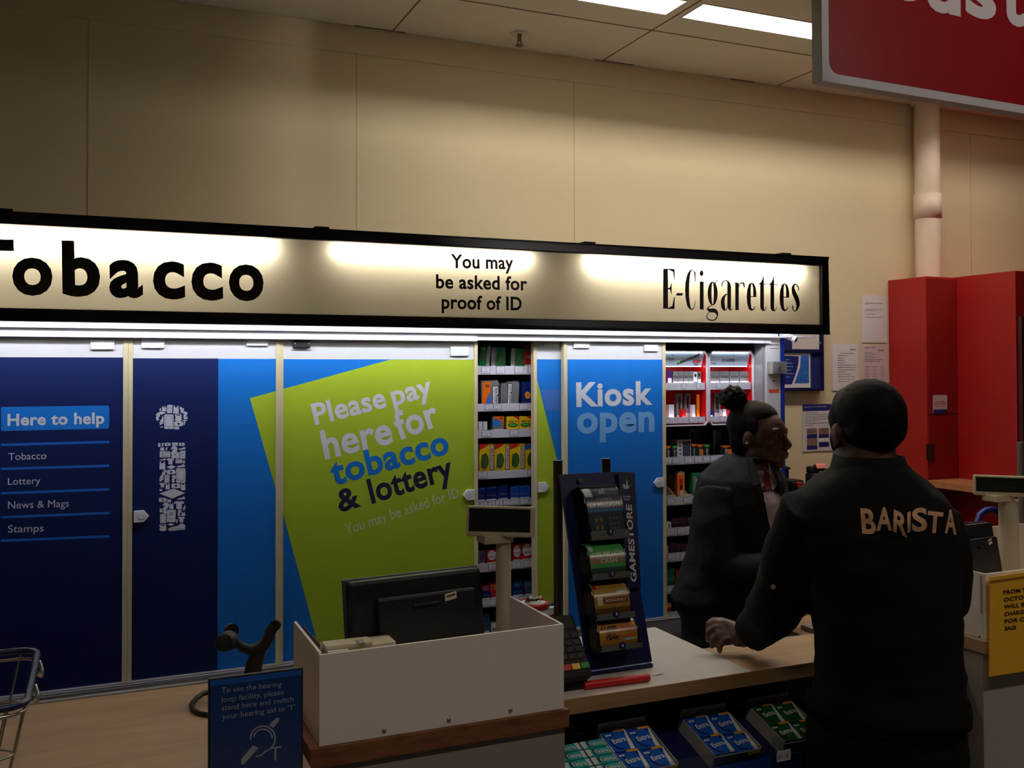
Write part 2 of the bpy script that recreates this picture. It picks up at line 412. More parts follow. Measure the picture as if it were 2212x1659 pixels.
# C
OU = [(303, 132), (285, 138), (268, 165), (256, 220), (253, 275), (256, 330), (268, 385), (283, 405), (298, 411)]
IN = [(303, 139), (292, 150), (285, 190), (281, 235), (280, 275), (281, 320), (285, 362), (292, 395), (299, 404)]
m.add([gx(*p) for p in OU]+[gx(*p) for p in IN], [(i, i+1, 10+i, 9+i) for i in range(8)])
L((301, 135.5, 3), (311, 140, 3), (318, 154, 3.5)); gp([(313, 152), (326, 148), (324, 217), (320, 217), (317, 180)]); L((297, 407.5, 3.5), (309, 402, 2.5), (318, 384, 2), (323, 345, 1.5)); done()
# i
gp([(366+13*math.cos(k*.314), 159+20*math.sin(k*.314)) for k in range(20)]); gp([(354, 216), (380, 217), (380, 409), (354, 407)]); done()
# g
A_ = [gx(442+34*math.cos(k*.2244), 298+82*math.sin(k*.2244)) for k in range(28)]; B_ = [gx(442+8*math.cos(k*.2244), 298+75*math.sin(k*.2244)) for k in range(28)]
m.add(A_+B_, [(k, (k+1) % 28, 28+(k+1) % 28, 28+k) for k in range(28)])
L((460, 232, 2), (466, 214, 2.5), (477, 208, 3)); L((438, 378, 2), (420, 387, 3), (409, 402, 6), (424, 414, 12), (452, 415, 14), (469, 428, 10), (474, 450, 4.5), (462, 474, 4), (438, 482, 4), (412, 474, 4), (402, 455, 3), (409, 436, 2.5), (428, 424, 2)); done()
# a
L((504, 250, 2), (507, 230, 4), (520, 213, 3), (538, 211, 3.5), (551, 226, 8), (555, 252, 12.5), (555, 300, 12.5), (555, 398, 12.5)); L((556, 395, 11), (561, 408, 6), (569, 412, 3), (579, 400, 2)); L((545, 300, 2), (526, 312, 6), (512, 342, 12), (513, 385, 13), (522, 408, 8), (534, 408, 3), (544, 392, 2)); done()
# r
gp([(597, 224), (621, 226), (621, 413), (597, 412)]); gp([(590, 226), (606, 222), (606, 228), (592, 230)]); L((620, 258, 2), (627, 236, 2.5), (640, 225, 4), (652, 229, 6), (657, 243, 5), (659, 258, 2)); done()
# e, t, t, e
def e_(dx, dy):
    O_ = [(708, 224), (690, 235), (679, 275), (675, 320), (679, 370), (690, 406), (708, 417), (725, 409), (735, 388)]
    I_ = [(708, 231), (704, 250), (703, 285), (703, 320), (703, 362), (706, 394), (712, 405), (721, 402), (731, 386)]
    m.add([gx(x+dx, y+dy) for x, y in O_]+[gx(x+dx, y+dy) for x, y in I_], [(i, i+1, 10+i, 9+i) for i in range(8)])
    O2 = [(708, 224), (725, 231), (736, 256), (741, 290), (741, 322)]; I2 = [(708, 231), (714, 238), (719, 262), (720, 290), (720, 322)]
    m.add([gx(x+dx, y+dy) for x, y in O2]+[gx(x+dx, y+dy) for x, y in I2], [(i, i+1, 6+i, 5+i) for i in range(4)])
    gp([(703+dx, 316+dy), (741+dx, 318+dy), (741+dx, 323+dy), (703+dx, 322+dy)]); done()
def t_(dx, dy):
    gp([(789+dx, 160+dy), (792+dx, 160+dy), (793+dx, 232+dy), (793+dx, 385+dy), (768+dx, 385+dy), (768+dx, 236+dy), (759+dx, 236+dy), (759+dx, 231+dy), (774+dx, 220+dy), (784+dx, 195+dy)])
    gp([(793+dx, 231+dy), (816+dx, 233+dy), (816+dx, 237+dy), (793+dx, 236+dy)])
    L((780.5+dx, 384+dy, 12.5), (783+dx, 402+dy, 11), (791+dx, 412+dy, 6), (801+dx, 410+dy, 3), (811+dx, 390+dy, 2)); done()
e_(0, 0); t_(0, 0); t_(70, 3); e_(225.5, 4)
L((1030, 280, 2), (1028, 256, 4), (1014, 237, 3.5), (1000, 240, 6), (993, 262, 10), (1001, 296, 14), (1018, 335, 15), (1027, 374, 12), (1021, 402, 7), (1008, 418, 3.5), (995, 411, 3), (990, 392, 4), (988, 380, 2))
m.build('lettering', INKB, t)
for px in (10, 690, 1262, 1683):
    X = PY(px, 500, YS+.05).x; m = MB(); m.box(X-.022, X+.022, YS+.008, YS+.048, z1, z1+.012); m.build('bracket', BLACKM, t, bevel=.003)
# lamp under the sign
t = thing('strip_light', 'bright fluorescent strip hidden up behind the lower edge of the backlit sign', 'light', (1.0, YS+.09, z0+.03))
m = MB(); m.cyl((-.7, YS+.075, z0+.093), (2.46, YS+.075, z0+.093), .009, n=12); m.build('tube', emit('canopy_tube', (236, 240, 255), K_CANOPY), t)
m = MB(); m.box(-.72, 2.48, YS+.055, YS+.095, z0+.104, z0+.11); m.build('batten', BRIGHT, t)

# ================================================================== the tobacco gantry
GX0, GX1 = -.6, 2.515
CARC = mat('cabinet_grey', (205, 205, 205), .5)
RAILM = mat('shelf_rail', (214, 212, 218), .45)
TICK = mat('price_ticket', (226, 224, 232), .6)
G = thing('tobacco_cabinet', 'tall white kiosk cabinet with sliding blue, navy and lime doors under backlit sign', 'cabinet', (1.0, YG+.2, 0))
zs = .735; zt = 1.775
m = MB()
m.box(GX0, GX1, 3.50, 3.53, 0, 1.80)                     # back
m.box(GX0, GX1, YG-.01, 3.50, 1.79, 1.82)                # top
m.box(GX0, GX1, YG+.05, 3.50, zs-.06, zs-.03)            # bottom deck
xs_ = [PY(1090, 900, YG).x-.32, PY(1190, 900, YG).x+.07, PY(1437, 900, YG).x-.12]
for X in xs_: m.box(X-.009, X+.009, YG+.07, 3.50, zs-.03, 1.79)
m.build('carcass', DARK, G)
m = MB(); m.box(PY(1634, 900, YG+.05).x, 2.445, YG+.05, 3.5, zs-.03, 1.78); m.build('side_panel', CARC, G)
# base cupboards under the sill
m = MB(); m.box(GX0, GX1-.02, YG+.06, 3.5, .08, zs-.06); m.build('base_cupboard', mat('base_cream', (214, 204, 190), .5), G)
for i in range(5):
    X = .0+i*.52
    for z_0, z_1 in ((.40, zs-.075), (.10, .39)):
        m = MB(); m.box(X+.01, X+.51, YG+.045, YG+.06, z_0, z_1); dr = m.build('drawer_front', mat('base_cream', (214, 204, 190)), G, bevel=.002)
        zh = z_1-.06; m = MB(); m.tube([(X+.16, YG+.045, zh), (X+.16, YG+.02, zh), (X+.36, YG+.02, zh), (X+.36, YG+.045, zh)], .006, 8); m.build('handle', STEEL, dr)
# bottom and top tracks
m = MB(); m.box(GX0, GX1, YG-.03, YG+.06, zs-.055, zs-.006); m.box(GX0, GX1, YG-.03, YG-.026, zs-.006, zs); m.build('bottom_track', ALU, G, bevel=.001)
def zat(px, py, Y): return PY(px, py, Y).z
m = MB(); m.box(GX0, 2.46, YG-.036, YG-.026, zat(900, 719, YG-.036), 1.815); m.box(GX0, 2.46, YG-.026, YG-.0, 1.795, 1.815); m.box(GX0, 2.515, YS+.052, YG-.0, 1.905, 1.915); m.build('fascia', BRIGHT, G, bevel=.0015)
m = MB(); m.box(GX0, PY(1030, 730, YG-.02).x, YG-.024, YG-.012, zat(600, 733, YG-.024), 1.78)
m.box(PY(1030, 730, YG-.05).x, 2.44, YG-.02, YG-.008, zat(1200, 737, YG-.02), 1.785); m.build('top_track', BRIGHT, G, bevel=.0015)

def door(px0, px1, yoff=0, trimL=0, trimR=0):
    """a sliding door between two px columns; its face stands at YG+yoff"""
    Y = YG+yoff; xa = PY(px0, 1000, Y).x; xb = PY(px1, 1000, Y).x
    m = MB(); m.box(xa, xb, Y, Y+.018, zs-.004, zt-.012); d = m.build('door', WHITE, G)
    if trimL: m = MB(); m.box(xa-.001, PY(px0+trimL, 1000, Y).x, Y-.004, Y+.02, zs-.004, zt-.012); m.build('edge_trim', CREAM, d)
    if trimR: m = MB(); m.box(PY(px1-trimR, 1000, Y).x, xb+.001, Y-.004, Y+.02, zs-.004, zt-.012); m.build('edge_trim', CREAM, d)
    return d, Y
def gpoly(mb, pts, Y, mi=0, e=.0002):
    mb.poly([PY(x, y, Y)-V((0, e, 0)) for x, y in pts], mi)
def flat(mb, px0, px1, ya, zb, Y, mi, e=.0002):
    """upright rectangle on the door: px columns, top px row, bottom height"""
    xa = PY(px0, 1000, Y).x; xb = PY(px1, 1000, Y).x; za = PY(900, ya, Y).z
    mb.poly([V((xa, Y-e, zb)), V((xb, Y-e, zb)), V((xb, Y-e, za)), V((xa, Y-e, za))], mi)
def bracket(d, Y, rects):
    for (a, b, c, e) in rects:
        p = PY(a, e, Y); q = PY(b, c, Y); m = MB(); m.box(p.x, q.x, Y-.007, Y, p.z, q.z); m.build('bracket', BRIGHT, d, bevel=.0015)
def handle(d, Y, px, py, right):
    c = PY(px, py, Y); s = 1 if right else -1; w, h = .021, .0175
    pts = [(-w, -h), (w*.35, -h), (w*1.05, 0), (w*.35, h), (-w, h)]
    m = MB(); pp = [c+V((s*a, -.008, b)) for a, b in pts]
    if s < 0: pp = pp[::-1]
    m.prism(pp, (0, .008, 0)); m.lathe([(.011, -.001), (.009, .0005)], c+V((0, -.008, 0)), (0, -1, 0), 20, 0)
    h_ = m.build('handle', BRIGHT, d, bevel=.0012)
    m = MB(); m.lathe([(.0105, .0), (.0105, .0004), (.0085, .0004), (.007, .0003), (0, .0003)], c+V((0, -.008, 0)), (0, -1, 0), 20); m.build('handle', WHITE, d)
ZB = zs+.002
# --- door with the list
d, Y = door(-330, 275, 0, 0, 9)
m = MB(); flat(m, -320, 265, 774, ZB, Y, 0)
c = [(2, 879), (236, 876), (236, 925), (2, 930)]
gpoly(m, [(4, 879), (233, 876), (236, 879), (236, 922.5), (233, 926), (4, 931), (2, 928), (2, 882)], Y, 1, .0004)
for y0, y1 in ((961, 954.5), (1013, 1006), (1065.5, 1057), (1117.5, 1108), (1168, 1158.5)):
    gpoly(m, [(2, y0-2.6), (236, y1-2.6), (236, y1+2.6), (2, y0+2.6)], Y, 2, .0004)
m.build('graphic', [NAVY, BLUE, MIDBLUE], d)
m = MB()
stext(m, 'Here to help', 16, 919, 225, 914.5, 25, Y-.0005, bold=.03); m.build('lettering', LETW, d)
for b, xa, xb, y, cap in (('Tobacco', 18, 100, 994, 16), ('Lottery', 17, 87, 1047.5, 16), ('News & Mags', 17, 149, 1099, 16.5), ('Stamps', 17, 94, 1150.5, 16.5)):
    m = MB(); stext(m, b, xa, y, xb, y-.033*(xb-xa), cap, Y-.0003, bold=0); m.build('lettering', LETW, d)
bracket(d, Y, [(195, 247, 735, 755)])
# --- door with the i
d, Y = door(277, 603.5, 0, 9, 8)
m = MB(); flat(m, 286, 471, 775.5, ZB, Y, 0); flat(m, 471, 595.5, 776, ZB, Y, 1)
gpoly(m, [(540, 860), (595.5, 845), (595.5, 1056)], Y, 2, .0004)
m.build('graphic', [NAVY, BLUE, LIME], d)
# icons that make up the letter i; positions in a 553x1659 crop of the photo
SX = 100/553.0
m = MB(); e1, e2 = .0004, .0007
def ip(x, y, e): return PY(320+x*SX, 860+y*SX, Y)-V((0, e, 0))
def ipoly(pts, mi=0, e=e1): m.poly([ip(x, y, e) for x, y in reversed(pts)], mi)
def rr(cx, cy, w, h, mi=0, e=e1, k=.12, sk=0):
    r = k*min(w, h); a, b = w/2, h/2
    ipoly([(cx+x+sk*y, cy+y) for x, y in ((-a+r, -b), (a-r, -b), (a, -b+r), (a, b-r), (a-r, b), (-a+r, b), (-a, b-r), (-a, -b+r))], mi, e)
def icon(kind, cx, cy, w, h):
    a, b = w/2, h/2
    if kind == 'phone':
        rr(cx, cy, w, h, 0, e1, .1); rr(cx, cy-h*.03, w*.74, h*.72, 1, e2, .02); rr(cx, cy-h*.03, w*.68, h*.68, 0, e2+.0002, .02); rr(cx, cy+h*.42, w*.2, h*.04, 1, e2)
    elif kind == 'receipt':
        rr(cx, cy, w, h, 0, e1, .06, -.05)
        for q, ww in ((-.28, .5), (-.18, .5), (-.08, .5), (.22, .5)): rr(cx, cy+q*h, w*ww, h*.028, 1, e2)
    elif kind == 'bag':
        ipoly([(cx-a*.8, cy-b), (cx-a*.45, cy-b), (cx-a*.4, cy-b*.55), (cx+a*.4, cy-b*.55), (cx+a*.45, cy-b), (cx+a*.8, cy-b), (cx+a, cy+b), (cx-a, cy+b)])
    elif kind == 'shirt':
        ipoly([(cx-a, cy-b*.75), (cx-a*.4, cy-b), (cx-a*.2, cy-b*.85), (cx+a*.2, cy-b*.85), (cx+a*.4, cy-b), (cx+a, cy-b*.75), (cx+a*.9, cy-b*.25), (cx+a*.55, cy-b*.4), (cx+a*.55, cy+b), (cx-a*.55, cy+b), (cx-a*.55, cy-b*.4), (cx-a*.9, cy-b*.25)])
    elif kind == 'note':
        rr(cx, cy, w, h, 0, e1, .2); ipoly([(cx+.13*w*math.cos(t*.785), cy+.13*w*math.sin(t*.785)) for t in range(8)], 1, e2)
    elif kind == 'diamond': ipoly([(cx-a, cy), (cx+a*.1, cy-b), (cx+a, cy-b*.1), (cx, cy+b)])
    elif kind == 'shoe':
        ipoly([(cx-a, cy+b*.6), (cx-a*.6, cy+b*.1), (cx+a*.2, cy-b*.3), (cx+a*.6, cy-b), (cx+a, cy-b*.5), (cx+a, cy+b*.7), (cx+a*.3, cy+b*.8), (cx-a*.2, cy+b), (cx-a*.8, cy+b)])
        ipoly([(cx-a*.85, cy+b*.55), (cx+a*.95, cy+b*.35), (cx+a*.95, cy+b*.42), (cx-a*.85, cy+b*.63)], 1, e2)
    elif kind == 'card':
        rr(cx, cy, w, h, 0, e1, .08); ipoly([(cx-a*.8, cy-b*.5), (cx-a*.5, cy-b*.1), (cx, cy-b*.9), (cx-a*.5, cy+b*.25)], 1, e2); rr(cx, cy+b*.6, w*.7, h*.06, 1, e2); rr(cx+a*.5, cy-b*.5, w*.3, h*.06, 1, e2)
    elif kind == 'coins':
        rr(cx, cy+b*.55, w, h*.42, 0, e1, .45); rr(cx+a*.05, cy-b*.05, w*.92, h*.36, 0, e1+.0002, .45); rr(cx-a*.02, cy-b*.6, w*.96, h*.36, 0, e1+.0003, .45); rr(cx, cy-b*.68, w*.6, h*.14, 1, e2+.0003, .5)
    elif kind == 'q':
        A = ip(cx-a, cy+b, e1); B = ip(cx+a, cy+b, e1); T_ = ip(cx-a, cy-b, e1)
        m.text('?', A, B, (T_-A).length*.98, mi=0, bold=.06)
for r in (('q', 145, 138, 26, 36), ('coins', 192, 128, 60, 64), ('receipt', 258, 130, 62, 98), ('bag', 333, 137, 70, 94), ('q', 387, 120, 26, 34), ('receipt', 408, 148, 36, 56),
          ('diamond', 160, 178, 108, 38), ('q', 114, 222, 56, 76), ('shoe', 160, 262, 48, 112), ('phone', 248, 281, 112, 174), ('coins', 360, 232, 88, 90), ('q', 440, 202, 56, 82), ('note', 461, 236, 20, 32), ('diamond', 438, 268, 64, 22),
          ('note', 363, 306, 104, 56), ('q', 430, 300, 28, 38), ('card', 340, 356, 60, 34), ('diamond', 160, 346, 40, 18),
          ('note', 133, 560, 26, 48), ('q', 172, 556, 32, 42), ('note', 232, 552, 70, 38), ('card', 320, 550, 70, 40), ('note', 402, 552, 70, 38), ('bag', 168, 606, 50, 44), ('shoe', 216, 600, 26, 46), ('q', 304, 640, 86, 134), ('shoe', 402, 600, 84, 34),
          ('card', 202, 672, 128, 72), ('phone', 349, 684, 48, 80), ('receipt', 413, 676, 64, 94), ('shoe', 174, 732, 76, 26), ('shirt', 266, 754, 88, 74), ('card', 368, 755, 82, 46), ('note', 428, 762, 24, 38), ('bag', 170, 804, 74, 94), ('diamond', 274, 824, 112, 52), ('shoe', 388, 808, 100, 40),
          ('shoe', 158, 932, 52, 126), ('q', 196, 884, 40, 58), ('note', 274, 882, 104, 52), ('phone', 390, 926, 112, 174), ('receipt', 225, 964, 58, 94), ('q', 302, 960, 58, 82), ('shirt', 170, 1038, 74, 56), ('bag', 233, 1052, 52, 74), ('note', 332, 1048, 108, 54), ('bag', 418, 1058, 56, 82), ('bag', 152, 1096, 34, 28),
          ('diamond', 288, 1140, 312, 118), ('shoe', 392, 1194, 96, 40), ('note', 174, 1216, 92, 48), ('bag', 250, 1224, 50, 42), ('q', 204, 1308, 84, 122), ('bag', 278, 1288, 52, 74), ('shirt', 370, 1276, 120, 96), ('shoe', 430, 1304, 30, 72), ('bag', 154, 1338, 36, 52),
          ('q', 370, 1366, 50, 72), ('bag', 420, 1384, 46, 48), ('receipt', 276, 1408, 104, 148), ('phone', 178, 1438, 72, 110), ('q', 342, 1470, 26, 42), ('shirt', 398, 1450, 80, 68), ('coins', 176, 1546, 88, 84), ('diamond', 270, 1510, 84, 34), ('shoe', 336, 1538, 210, 92)):
    m = MB(); icon(*r); m.build('icon', [LETW, NAVY], d)
bracket(d, Y, [(305, 355, 732, 752), (532, 578, 729, 747)]); handle(d, Y, 305, 1115, True)
# --- lime door
d, Y = door(604.5, 1031, .004, 7, 7)
m = MB(); flat(m, 611.5, 1024, 776.5, ZB, Y, 0)
z0_ = ZB
def onb(p, q):  # where the line p-q meets the door's bottom
    P = PY(*p, Y); Q = PY(*q, Y); k = (ZB-P.z)/(Q.z-P.z); return P+(Q-P)*k
m.poly([v-V((0, .0004, 0)) for v in (PY(611.5, 840.5, Y), PY(611.5, 1109, Y), onb((611.5, 1109), (683, 1378)), V((PY(1024, 1000, Y).x, Y, ZB)), PY(1024, 777, Y), PY(842, 777, Y))], 1)
m.build('graphic', [BLUE, LIME], d)
def tilt(mb, body, xa, ya, xb, yb, cap, bold=.03, shear=.0, lean=None):
    A = PY(xa, ya, Y-.0005); B = PY(xb, yb, Y-.0005)
    mb.text(body, A, B, cap/2092*3.2, bold=bold, shear=shear)
m = MB()
tilt(m, 'Please', 681, 918, 836, 878, 46, .027); m.build('lettering', LETW, d)
m = MB(); tilt(m, 'pay', 850, 876, 936, 852, 46, .026)
m.build('lettering', LETW, d); m = MB(); tilt(m, 'here', 702, 991, 850, 955, 62, .027); m.build('lettering', LETW, d); m = MB(); tilt(m, 'for', 862, 950, 952, 916, 62, .027)
m.build('lettering', LETW, d)
m = MB(); tilt(m, 'tobacco', 720, 1048, 972, 977, 56, .03); m.build('lettering', BLUE, d)
m = MB(); tilt(m, '&', 734, 1106, 780, 1092, 48, .026); m.build('lettering', mat('navy_ink', (12, 20, 52), .5), d); m = MB(); tilt(m, 'lottery', 803, 1087, 981, 1031, 54, .027); m.build('lettering', mat('navy_ink', (12, 20, 52), .5), d)
m = MB(); tilt(m, 'You may be asked for ID', 748, 1155, 993, 1073, 23, .012); m.build('lettering', mat('olive_lettering', (206, 210, 168), .5), d)
bracket(d, Y, [(972, 1011, 749, 769)]); handle(d, Y, 1012, 1069, False)
p = PY(650, 744, Y); m = MB(); m.box(p.x-.032, p.x+.032, Y-.003, Y, p.z-.018, p.z+.012); m.build('bracket', BRIGHT, d)
m = MB(); m.rbox(p.x-.028, p.x+.028, Y-.012, Y-.003, p.z-.012, p.z+.012, .004); m.build('lock', BLACK, d)
m = MB()
for s in (-1, 1): m.sphere((p.x+s*.021, Y-.0125, p.z+.002), .003)
m.build('screw', STEEL, d)
# --- narrow visible part of the fourth door
d, Y = door(1153, 1224, .026, 6.5, 0)
m = MB(); flat(m, 1159.5, 1223, 775.5, ZB, Y, 0)
m.poly([v-V((0, .0004, 0)) for v in (PY(1159.5, 818, Y), V((PY(1159.5, 900, Y).x, Y, ZB)), V((PY(1223, 900, Y).x, Y, ZB)), PY(1223, 1072, Y))], 1)
gpoly(m, [(1168, 841), (1218, 841), (1218, 887), (1179, 887)], Y, 2, .0004)  # slightly lighter lilac-blue block high on the blue
gpoly(m, [(1183, 1312), (1223, 1270), (1223, 1345), (1186, 1345)], Y, 0, .0006)
m.build('graphic', [BLUE, LIME, mat('lilac_blue_patch', (66, 112, 186), .42)], d)
bracket(d, Y, [(1173, 1206, 734, 749)]); handle(d, Y, 1173, 1052, True)
# --- kiosk open
d, Y = door(1218.5, 1437.5, 0, 7, 6)
m = MB(); flat(m, 1225.5, 1431.5, 775.5, ZB, Y, 0); m.build('graphic', BLUE, d)
m = MB(); stext(m, 'Kiosk', 1245, 877, 1410, 872, 51, Y-.0005, bold=.034); m.build('lettering', LETW, d)
m = MB(); stext(m, 'open', 1246, 934, 1414, 930, 62, Y-.0005, bold=.035); m.build('lettering', LETB, d)
bracket(d, Y, [(1238, 1272, 736, 752), (1390, 1420, 745, 759)]); handle(d, Y, 1422, 1042, False)
# --- posts at the right end
p0 = PY(1656, 900, YG-.01).x; p1 = PY(1687, 900, YG-.01).x
m = MB(); m.box(p0, p1, YG-.01, 3.5, .02, 1.785); post = m.build('post', WHITE, G, bevel=.002)
m = MB(); m.box(PY(1648, 900, YG).x, p0-.002, YG, 3.5, .02, 1.78); m.build('channel', ALU, G)
m = MB(); m.box(p1+.001, PY(1695.5, 900, YG-.012).x, YG-.012, 3.5, .02, 1.78); m.build('edge_strip', mat('royal_blue_strip', (14, 44, 140), .45), G)
m = MB(); 
for (a, b, y0, y1) in ((1664, 1682, 744, 746), (1664, 1682, 752, 753.5), (1668, 1675, 822, 824)):
    gpoly(m, [(a, y1), (b, y1), (b, y0), (a, y0)], YG-.0105)
m.build('lettering', GREYINK, post)
m = MB(); gpoly(m, [(1661, 848), (1683, 849), (1683, 841), (1661, 841)], YG-.0105); m.build('sticker', mat('orange_sticker', (220, 84, 40), .5), post)
p = PY(1660, 808, YG-.03); q = PY(1695, 781, YG-.03)
m = MB(); m.box(p.x+.01, q.x, YG-.045, YG-.011, p.z, q.z); k = m.build('key_switch', mat('satin_steel', (178, 172, 164), .35, .6), post, bevel=.002)
c = PY(1682, 795, YG-.045)
m = MB(); m.cyl(c+V((0, -.001, .002)), c+V((0, -.008, .002)), .007, n=16); m.box(c.x-.0035, c.x+.0035, YG-.052, YG-.046, c.z-.016, c.z+.0); m.sphere(c+V((-.013, 0, .012)), .002); m.sphere(c+V((.016, 0, .012)), .002); m.build('lock', STEEL, post)
# small white camera under the end of the sign
c = PY(1703, 728, YG-.06)
t = thing('security_camera', 'small white tube camera on plate under right end of the backlit sign', 'camera', tuple(c))
m = MB(); m.box(2.462, 2.58, YG-.09, YG-.038, 1.778, 1.786); m.build('plate', BRIGHT, t)
m = MB(); m.cyl(c+V((-.02, .02, .016)), c+V((.012, -.03, -.012)), .011, .013, n=20); m.cyl(c+V((-.02, .02, .016)), c+V((-.02, .02, 1.779-c.z)), .006, n=10); m.build('body', BRIGHT, t)
d_ = (V((.032, -.05, -.028))).normalized()
m = MB(); m.cyl(c+V((.012, -.03, -.012))+d_*.0005, c+V((.012, -.03, -.012))+d_*.002, .0095, n=20); m.build('lens', BLACK, t)

# ------------------------------------------------------------------ shelves in the two gaps
YR = YG+.075     # front of the price rails
SHELF = {}
def shelf(key, px0, px1, pxm, yt, yb, x_a, x_b, tickets, tilt=0, Y=YR, par=None):
    zt_ = PY(pxm, yt, Y).z; zb_ = PY(pxm, yb, Y).z
    m = MB(); m.box(x_a, x_b, Y+.004, 3.49, zt_-.011, zt_-.005); s = m.build('shelf', DARK, G)
    m = MB(); m.box(x_a, x_b, Y, Y+.004, zb_, zt_); m.build('price_rail', RAILM, s)
    for a in tickets:
        P = PY(a, (yt+yb)/2, Y); w, h = .017, (zt_-zb_)*.42
        m = MB(); cz = zt_-(zt_-zb_)*.46
        m.box(P.x-w, P.x+w, Y-.0012, Y-.0004, cz-h, cz+h, 1); m.box(P.x-w+.0014, P.x+w-.0014, Y-.0018, Y-.0013, cz-h+.0014, cz+h-.0014, 0)
        m.box(P.x-.006, P.x+.006, Y-.0022, Y-.0019, cz-.0062, cz-.0052, 1); m.box(P.x-.004, P.x+.004, Y-.0022, Y-.0019, cz+.006, cz+.0068, 1)
        m.build('price_ticket', [TICK, GREYINK], s)
    SHELF[key] = zt_-.005
    return zt_
XA, XB = 1.135, 1.485
shelf('a1', 0, 0, 1090, 790.6, 809, XA, XB, (1049, 1081, 1121, 1149))
shelf('a2', 0, 0, 1090, 871.5, 888, XA, XB, (1057, 1073, 1131))
shelf('a3', 0, 0, 1090, 927.5, 945, XA, XB, (1050, 1110))
shelf('a4', 0, 0, 1090, 1016, 1033, XA, XB, (1042, 1148))
shelf('a5', 0, 0, 1090, 1079, 1094, XA, XB, (1046, 1062, 1078, 1094, 1110, 1132))
shelf('a6', 0, 0, 1090, 1148, 1163, XA, XB, (1046, 1075))
shelf('a7', 0, 0, 1090, 1214, 1232, XA, XB, (1064, 1115, 1140))
shelf('a8', 0, 0, 1090, 1290, 1308, XA, XB, (1052, 1070, 1130))
shelf('a9', 0, 0, 1090, 1363, 1378, XA, XB, (1050,))
XC, XD = 1.88, PY(1634, 900, YG+.05).x-.004
shelf('b3', 0, 0, 1480, 986, 1003, XC, XD, (1442, 1460, 1487, 1508, 1526, 1542))
shelf('b4', 0, 0, 1480, 1073, 1090, XC, XD, (1448, 1484))
shelf('b5', 0, 0, 1480, 1138, 1156, XC, XD, (1448, 1471))
shelf('b6', 0, 0, 1480, 1192, 1211, XC, XD, (1450, 1477))
shelf('b7', 0, 0, 1480, 1262, 1279, XC, XD, (1449,))
shelf('b8', 0, 0, 1480, 1318, 1336, XC, XD, (1450, 1475))

# ================================================================== packs on the gantry shelves
GREEN = mat('pouch_green', (14, 112, 66), .25, var=.25, scale=60); GREEND = mat('pouch_olive', (70, 84, 44), .3, var=.4, scale=90)
SILV = mat('pouch_silver', (150, 148, 148), .25, .4); REDP = mat('pack_red', (196, 22, 26), .3); YEL = mat('pack_yellow', (238, 190, 24), .3)
NAVP = mat('pack_navy', (14, 28, 92), .3); BLP = mat('pack_blue', (24, 66, 158), .3); LBP = mat('pack_light_blue', (40, 110, 196), .3)
ORG = mat('pack_orange', (236, 110, 16), .3); WHP = mat('pack_white', (224, 224, 228), .4); GRYP = mat('pack_grey', (110, 108, 108), .35)
OVAL = mat('oval_green', (30, 84, 36), .35); PURP = mat('pack_purple', (70, 24, 84), .35); TEALP = mat('pack_teal', (16, 70, 84), .35); TXT = mat('pack_print', (24, 22, 24), .5)
LGRN = mat('pack_bright_green', (60, 170, 50), .35); CARDB = mat('raw_card', (196, 176, 140), .7); SLATE = mat('pack_slate', (64, 72, 92), .35)
PK = [GREEN, GREEND, SILV, REDP, YEL, NAVP, BLP, LBP, ORG, WHP, GRYP, OVAL, PURP, TEALP, TXT, LGRN, CARDB, BLACK, SLATE]
IX = {n: i for i, n in enumerate('green olive silver red yellow navy blue light orange white grey oval purple teal txt lime card black slate'.split())}
